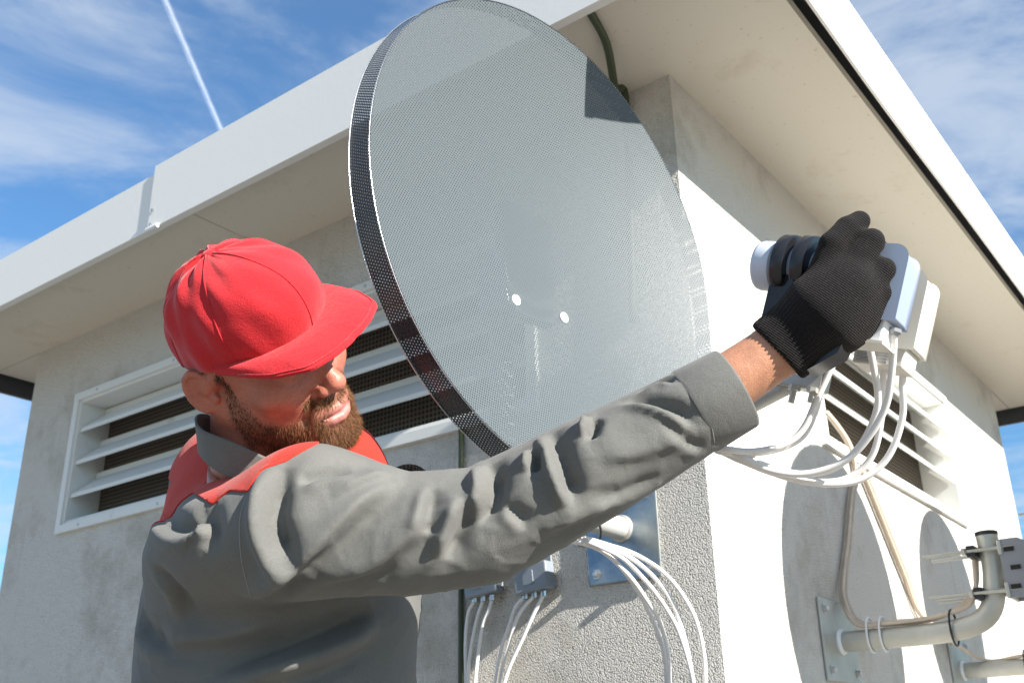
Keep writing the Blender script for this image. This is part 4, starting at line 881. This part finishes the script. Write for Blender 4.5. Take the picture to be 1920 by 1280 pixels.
# ---- jacket
def jacket(p):
    d = ell(p, CT+TF*.0, (.205, .180, .32), TB); d = smin(d, ell(p, CT-UC*.32+TF*.005, (.20, .180, .30), TB), .09)
    d = smin(d, chain(p, [NB-UC*.066+TR*.02, SR], [.054, .074]), .05); d = smin(d, chain(p, [NB-UC*.066-TR*.02, SLf], [.054, .078]), .05)
    d = smin(d, ell(p, NB-UC*.10-TF*.035, (.16, .085, .068), TB), .05)
    arm = chain(p, [SR, K(760, 1000, 1.175), EL, K(1110, 878, 1.17), CF], [.083, .069, .066, .059, .0460])
    d = smin(d, arm, .035)
    d = smin(d, chain(p, [SLf, LSh, LEl, LH*.75+LEl*.25], [.075, .050, .064, .050]), .04)
    d = smax(d, -cone(p, NB+np.array([.0, -.02, .0]), NK0+np.array([0, .06, 0]), .060, .085), .012)        # neck opening
    ax = nrm(CF-K(1110, 878, 1.17)); d = smax(d, (p-CF) @ ax-.004, .006)                                       # open sleeve end
    return d
Vj, Qj = nets(jacket, [-.62, -.92, -1.72], [.36, .02, -.98], .0036)
Gj, _ = grad(jacket, Vj)
bvh = BVHTree.FromPolygons([tuple(v) for v in Vj], [tuple(int(i) for i in q) for q in Qj])
def hit(px, py):
    d = nrm(K(px, py, 1.)); h_ = bvh.ray_cast(Vector((0, 0, 0)), Vector(d)); return None if h_[0] is None else np.array(h_[0])
def fold(line, amp, wid, asym=0., ends=(0, 0)):
    """displace along normals near a polyline on the cloth; amp<0 groove; asym adds a ridge beside it"""
    pts = [hit(x, y) for x, y in line]; pts = [q for q in pts if q is not None]
    if len(pts) < 2: print('fold missed', line[0]); return np.zeros(len(Vj))
    pts = crom(pts, 6); best = np.full(len(Vj), 9.); sd = np.zeros(len(Vj)); tt = np.zeros(len(Vj))
    near = np.linalg.norm(Vj-pts.mean(0), axis=1) < np.linalg.norm(pts-pts.mean(0), axis=1).max()+wid*4; I = np.where(near)[0]; v = Vj[I]; n_ = Gj[I]
    b = best[I]; s_ = sd[I]; t_ = tt[I]
    for i in range(len(pts)-1):
        ab = pts[i+1]-pts[i]; L = np.linalg.norm(ab)+1e-9; h_ = np.clip((v-pts[i]) @ ab/(L*L), 0, 1); r = v-pts[i]-h_[:, None]*ab; dist = np.linalg.norm(r, axis=1); m = dist < b
        side = np.cross(n_, ab/L); s_ = np.where(m, (r*side).sum(1), s_); t_ = np.where(m, (i+h_)/(len(pts)-1), t_); b = np.where(m, dist, b)
    tap = np.clip(np.minimum((t_+.02)/.28, (1.02-t_)/.28), 0, 1)**.8; out = np.zeros(len(Vj)); x = s_/wid; far = np.exp(-(np.maximum(b-np.abs(s_), 0)/wid)**2)
    prof = np.where(x > 0, np.exp(-(x*.75)**2), np.exp(-(x*1.9)**2))+asym*np.exp(-((x+1.35)*1.25)**2)*.8
    out[I] = amp*tap*prof*far*(b < wid*4); return out
FOLDS = [
    ([(1003, 812), (1006, 845), (1000, 885)], -.012, .010, -.8), ([(1034, 812), (1050, 860), (1066, 905), (1080, 940)], -.016, .014, -.8),
    ([(1118, 756), (1117, 785), (1103, 822)], -.012, .009, -.9), ([(1172, 752), (1215, 752), (1262, 766), (1300, 796)], -.011, .010, -.6), ([(1195, 734), (1235, 716), (1265, 714)], -.006, .007, -.5),
    ([(920, 868), (922, 918), (905, 985)], -.019, .016, -.7), ([(945, 945), (968, 965), (990, 988)], -.008, .012, -.3),
    ([(885, 940), (862, 995), (836, 1050)], -.016, .015, -.8), ([(815, 915), (802, 970), (795, 1000)], -.010, .012, -.6),
    ([(535, 872), (512, 930), (510, 985), (528, 1030), (560, 1052)], -.021, .018, -.6), ([(470, 1118), (520, 1085), (595, 1020), (678, 945), (738, 906)], .013, .018, -.6),
    ([(600, 1085), (690, 1060), (760, 1010), (835, 950)], .010, .018, -.5), ([(560, 905), (600, 890), (660, 885)], -.009, .012, -.5), ([(620, 930), (680, 905), (730, 890)], .006, .014, -.4),
    ([(310, 960), (330, 990), (380, 968), (392, 1000), (380, 1030)], -.012, .016, -.5), ([(290, 1060), (330, 1110), (350, 1170)], -.008, .018, -.4),
    ([(400, 1260), (540, 1210), (640, 1170), (700, 1140)], -.016, .020, -.7), ([(300, 1200), (420, 1190), (520, 1160)], .009, .022, -.5), ([(470, 1275), (600, 1235), (690, 1190)], .010, .018, -.5), ([(262, 1150), (275, 1190), (330, 1215)], -.010, .016, -.5),
    ([(1100, 935), (1170, 925), (1240, 890)], -.005, .014, -.4), ([(1130, 860), (1210, 845), (1290, 820)], .004, .016, -.4), ([(1240, 790), (1290, 830), (1320, 840)], -.004, .010, -.4), ([(1010, 990), (1090, 965), (1160, 930)], .005, .016, -.4)]
disp = sum(fold(f[0], f[1]*1.3, f[2]*.72, *f[3:]) for f in FOLDS); disp = np.clip(disp, -.022, .022)+.0009*sines(Vj, 40, 21, 9)
rg = lambda sc, sd_, w_: (1-np.clip(np.abs(sines(Vj*np.array(w_), sc, sd_, 6)*2.4), 0, 1))**3
disp += .0015*rg(34, 51, (1, 1.6, 1))*np.clip(.5+1.5*sines(Vj, 16, 53), 0, 1)+.0011*rg(75, 52, (1, 1.5, 1))*np.clip(.5+1.5*sines(Vj, 22, 54), 0, 1)
Vj0 = Vj; Vj = Vj+Gj*disp[:, None]
jk = tomesh('jacket', Vj, Qj, MAT['grey'], person)
bvh = BVHTree.FromPolygons([tuple(v) for v in Vj], [tuple(int(i) for i in q) for q in Qj])
def jchild(o): o.parent = jk; o.matrix_parent_inverse = Matrix.Identity(4); return o
# red yoke: panel of the cloth outlined on the shoulder, mirrored to the other side of the back
poly = np.array([(385, 700), (290, 770), (262, 850), (296, 882), (330, 905), (395, 943), (432, 921), (466, 923), (492, 888), (545, 858), (600, 830), (640, 818), (620, 790), (520, 760)], float)
def sdpoly(q, poly):
    n = len(poly); d = np.full(len(q), 1e9); ins_ = np.zeros(len(q), bool)
    for i in range(n):
        a, b = poly[i], poly[(i+1) % n]; ab = b-a; h_ = np.clip((q-a) @ ab/(ab @ ab), 0, 1); d = np.minimum(d, np.linalg.norm(q-a-h_[:, None]*ab, axis=1))
        c_ = ((a[1] > q[:, 1]) != (b[1] > q[:, 1])) & (q[:, 0] < (b[0]-a[0])*(q[:, 1]-a[1])/(b[1]-a[1]+1e-12)+a[0]); ins_ ^= c_
    return np.where(ins_, -d, d)
def pix(V): return np.stack([960+FPX*V[:, 0]/-V[:, 2], 640-FPX*V[:, 1]/-V[:, 2]], 1)
mid = NB-TR*.0
def mirror(V): r = (V-mid) @ TR; return V-2*r[:, None]*TR
rightside = ((Vj0-mid) @ TR) > 0
Vm = np.where(rightside[:, None], Vj0, mirror(Vj0))
sdv = np.minimum(sdpoly(pix(Vm), poly), sdpoly(pix(Vj0), poly)); sdv = np.where(((Vj0-(NB-UC*.16)) @ UC) > 0, sdv, 50.)
sdv = np.minimum(sdv, (np.linalg.norm(Vj0-K(650, 850, 1.40), axis=1)-.062)*1600); sel = (sdv[Qj] < 0).any(1); QY = Qj[sel]; used = np.unique(QY); remap = np.full(len(Vj), -1); remap[used] = np.arange(len(used)); VY = Vj.copy()
acc = np.zeros_like(VY); cn = np.zeros(len(VY))
for a, b in ((0, 1), (1, 2), (2, 3), (3, 0), (1, 0), (2, 1), (3, 2), (0, 3)):
    i, j = QY[:, a], QY[:, b]; m = (sdv[i] > 0) & (sdv[j] <= 0); i, j = i[m], j[m]; t = (sdv[i]/(sdv[i]-sdv[j]+1e-9)).clip(0, 1)[:, None]
    np.add.at(acc, i, Vj[i]+(Vj[j]-Vj[i])*t); np.add.at(cn, i, 1)
mk = cn > 0; VY[mk] = acc[mk]/cn[mk][:, None]
acc2 = np.zeros_like(VY); cn2 = np.zeros(len(VY))
for a, b in ((0, 1), (1, 2), (2, 3), (3, 0), (1, 0), (2, 1), (3, 2), (0, 3)):
    i, j = QY[:, a], QY[:, b]; m = (sdv[i] > 0) & (~mk[i]) & mk[j]; np.add.at(acc2, i[m], VY[j[m]]); np.add.at(cn2, i[m], 1)
m2 = cn2 > 0; VY[m2] = acc2[m2]/cn2[m2][:, None]; VY = VY+Gj*.0022
yo = tomesh('yoke_panel', VY[used], remap[QY], MAT['red'], person); jchild(yo)
md = yo.modifiers.new('thickness', 'SOLIDIFY'); md.thickness = .0030; md.offset = -1
def seam(line, name='seam', r=.0007, mt='thread', lift=.0004, n=6):
    pts = [hit(x, y) for x, y in line]; pts = [q for q in pts if q is not None]
    if len(pts) < 2: return
    cr = crom([q-nrm(q)*lift for q in pts], n); out = []
    for q in cr:
        h_ = bvh.ray_cast(Vector((0, 0, 0)), Vector(nrm(q)))[0]; out.append(np.array(h_)-nrm(q)*lift*.6 if h_ is not None and abs(np.linalg.norm(h_)-np.linalg.norm(q)) < .02 else q)
    jchild(MB().tube([C2W(q) for q in out], r, 6).build(name, MAT[mt], person, True))
seam([(464, 926), (452, 960), (449, 1000), (453, 1050), (462, 1090), (470, 1118)])
seam([(1283, 698), (1312, 730), (1330, 780), (1340, 830), (1338, 862)])
# cuff band
ax = nrm(CF-K(1110, 878, 1.17)); cu = MB(); u_ = nrm(np.cross(ax, UC)); v_ = np.cross(ax, u_); pr = [(-.050, .0535), (-.046, .0548), (-.02, .0532), (.004, .0522), (.0065, .0515), (.0065, .0485), (-.02, .049)]
Vc = []
for o_, r_ in pr:
    for k in range(48): a = 2*math.pi*k/48; rr_ = r_*.935*(1+.018*math.sin(3*a+1)+.01*math.sin(7*a)); Vc.append(C2W(CF+ax*o_+(u_*math.cos(a)*rr_+v_*math.sin(a)*rr_)))
Fc = [(i*48+k, i*48+(k+1) % 48, (i+1)*48+(k+1) % 48, (i+1)*48+k) for i in range(len(pr)-1) for k in range(48)]
co = obj('cuff', Vc, Fc, MAT['grey'], None, True); put(co, person); jchild(co)
b_ = bmesh.new(); b_.from_mesh(co.data); bmesh.ops.recalc_face_normals(b_, faces=b_.faces[:]); b_.to_mesh(co.data); b_.free()
# collar: standing band open at the throat
NCc = np.array([-.312, -.163, -1.285]); phs = np.radians(np.linspace(-165, 165, 61)); Vc = []
for th_ in (0, 1):
    for i in range(9):
        t = i/8
        for ph in phs:
            back = math.cos(ph)                               # 1 at nape, -1 at throat
            near = math.sin(ph)
            base = .002+.026*back-.012*near*(1-abs(back))*0; hgt = .036+.006*back
            rx = .074+.004*t+(.010*t*max(-back, 0)); rz = .080+.003*t
            y_ = base+hgt*t; Vc.append(NCc+np.array([-back*(rx-.0028*th_)+.006*max(-back, 0), y_+.003*math.sin(4*ph+2*t), near*(rz-.0028*th_)]))
n_ = len(phs); Fc = []
for th_ in (0, 1):
    for i in range(8):
        for k in range(n_-1): a = th_*9*n_+i*n_+k; q = (a, a+1, a+n_+1, a+n_); Fc.append(q if th_ else q[::-1])
for k in range(n_-1): Fc.append((8*n_+k, 8*n_+k+1, 17*n_+k+1, 17*n_+k))
cl_ = tomesh('collar', Vc, Fc, MAT['grey'], person); jchild(cl_)
b_ = bmesh.new(); b_.from_mesh(cl_.data); bmesh.ops.recalc_face_normals(b_, faces=b_.faces[:]); b_.to_mesh(cl_.data); b_.free()
# ---- gloves
def rib_attr(o, V, ax):
    a = o.data.attributes.new('rib', 'FLOAT_VECTOR', 'POINT'); u_ = nrm(np.cross(ax, [0, 0, 1.])); v = np.stack([V @ nrm(ax), V @ u_, V @ np.cross(u_, nrm(ax))], 1); a.data.foreach_set('vector', v.astype(np.float32).ravel())
hax = nrm(K(1585, 545, 1.16)-WR); cuffb = WR-hax*.006
def glove(p):
    d = hand(p, .0018); d = smin(d, cone(p, cuffb, K(1500, 622, 1.175), .040, .037), .012)
    d = smax(d, -((p-cuffb) @ hax)-.004, .003); return d
Vg, Qg = nets(glove, K(1420, 720, 1.15)+np.array([0, -.02, -.16]), K(1700, 390, 1.15)+np.array([.03, .02, .09]), .0020)
Gg, _ = grad(glove, Vg); fade = np.clip(1-((Vg-cuffb) @ hax)/.05, 0, 1); u_ = nrm(np.cross(hax, UC)); v_ = np.cross(hax, u_); an = np.arctan2((Vg-cuffb) @ v_, (Vg-cuffb) @ u_)
Vg = Vg+Gg*(.0010*np.sin(an*46)*fade+.0008*sines(Vg, 120, 31))[:, None]
gl = tomesh('glove', Vg, Qg, MAT['knit'], person); rib_attr(gl, Vg, nrm(hax+np.array([.2, .6, 0])))
def glove2(p):
    d = chain(p, [LH, LH+np.array([.02, .012, .015])], [.036, .034])
    for i, (dx, dy) in enumerate(((.000, .010), (.016, .002), (.030, -.006), (.042, -.014))):
        b0 = LH+np.array([dx-.004, dy+.012, .018]); d = smin(d, chain(p, [b0, b0+np.array([.014, .008, .012]), b0+np.array([.022, -.010, .016])], [.011, .011, .0095]), .006)
    return smin(d, cone(p, LH, LH*.8+LEl*.2, .034, .038), .01)
Vg, Qg = nets(glove2, LH-.10, LH+.11, .003); g2 = tomesh('glove', Vg, Qg, MAT['knit'], person); rib_attr(g2, Vg, np.array([.5, .8, .1]))
# ---- trousers and shoes
def trousers(p):
    d = ell(p, hip+UC*.02, (.185, .15, .17), TB)
    for s, f in ((1, FR), (-1, FL)):
        fk = w2c(f+np.array([0, 0, .07])); kn = (hip+TR*.09*s+fk)*.5+TF*.03; d = smin(d, chain(p, [hip+TR*.09*s, kn, fk], [.10, .078, .070]), .03)
    return d+.004*sines(p, 40, 41)
Vt, Qt = nets(trousers, w2c(np.array([-.75, .95, -.02]))*0+np.array([-.75, -1.75, -1.75]), [.25, -.45, -.65], .012)
tomesh('trousers', Vt, Qt, MAT['trouser'], person)
for f in (FR, FL):
    fc = w2c(f+np.array([0, 0, .045])); q_ = lambda p, fc=fc: smax(smin(cone(p, fc-TF*.04, fc+TF*.16, .046, .04), cone(p, fc, fc+UC*.07, .046, .044), .03), -((p-w2c(f)) @ UC)+.002, .006)
    Vs, Qs = nets(q_, fc-.27, fc+.27, .009); tomesh('shoe', Vs, Qs, MAT['shoe'], person)

# ------------------------------------------------------------------ contrail high in the sky
def contrail():
    zc = 9000.; A_ = ORG+ray(262, -110)*((zc-CH)/ray(262, -110)[2]); B_ = ORG+ray(425, 268)*((zc-CH)/ray(425, 268)[2]); d = B_-A_; L = np.linalg.norm(d); d /= L; s = np.cross(d, UP)
    n = 60; V, F, U = [], [], []
    for i in range(n+1):
        t = i/n
        for k, q in enumerate((-1, -.5, 0, .5, 1)):
            V.append(A_+d*L*t+s*q*60+UP*(8 if abs(q) < .1 else 0)); U.append((t*L/400, q))
    for i in range(n):
        for k in range(4): F.append((i*5+k, (i+1)*5+k, (i+1)*5+k+1, i*5+k+1))
    m = bpy.data.materials.new('contrail_vapour'); m.use_nodes = True; nt = m.node_tree; nt.nodes.clear()
    uv = N(nt, 'ShaderNodeUVMap'); sp_ = N(nt, 'ShaderNodeSeparateXYZ'); lk(nt, uv.outputs[0], sp_.inputs[0])
    nz = N(nt, 'ShaderNodeTexNoise', ins={'Scale': 1.6, 'Detail': 5, 'Roughness': .6}); lk(nt, uv.outputs[0], nz.inputs['Vector'])
    e = M(nt, 'SUBTRACT', 1., M(nt, 'ABSOLUTE', M(nt, 'ADD', sp_.outputs[1], M(nt, 'MULTIPLY', M(nt, 'SUBTRACT', nz.outputs[0], .5), .9))), clamp=True)
    al = M(nt, 'MULTIPLY', M(nt, 'POWER', e, 1.4), .30, clamp=True)
    df = N(nt, 'ShaderNodeBsdfDiffuse', ins={'Color': (.9, .9, .9, 1)}); tl = N(nt, 'ShaderNodeBsdfTranslucent', ins={'Color': (.95, .95, .95, 1)}); ad = N(nt, 'ShaderNodeAddShader'); lk(nt, df.outputs[0], ad.inputs[0]); lk(nt, tl.outputs[0], ad.inputs[1])
    tr = N(nt, 'ShaderNodeBsdfTransparent'); mx = N(nt, 'ShaderNodeMixShader'); lk(nt, al, mx.inputs[0]); lk(nt, tr.outputs[0], mx.inputs[1]); lk(nt, ad.outputs[0], mx.inputs[2])
    ou = N(nt, 'ShaderNodeOutputMaterial'); lk(nt, mx.outputs[0], ou.inputs[0])
    o = obj('contrail', V, F, m, None, False, 'thin white contrail crossing the blue sky above the roof', 'contrail')
    ul = o.data.uv_layers.new(name='UVMap')
    for lp in o.data.loops: ul.data[lp.index].uv = U[lp.vertex_index]
contrail()
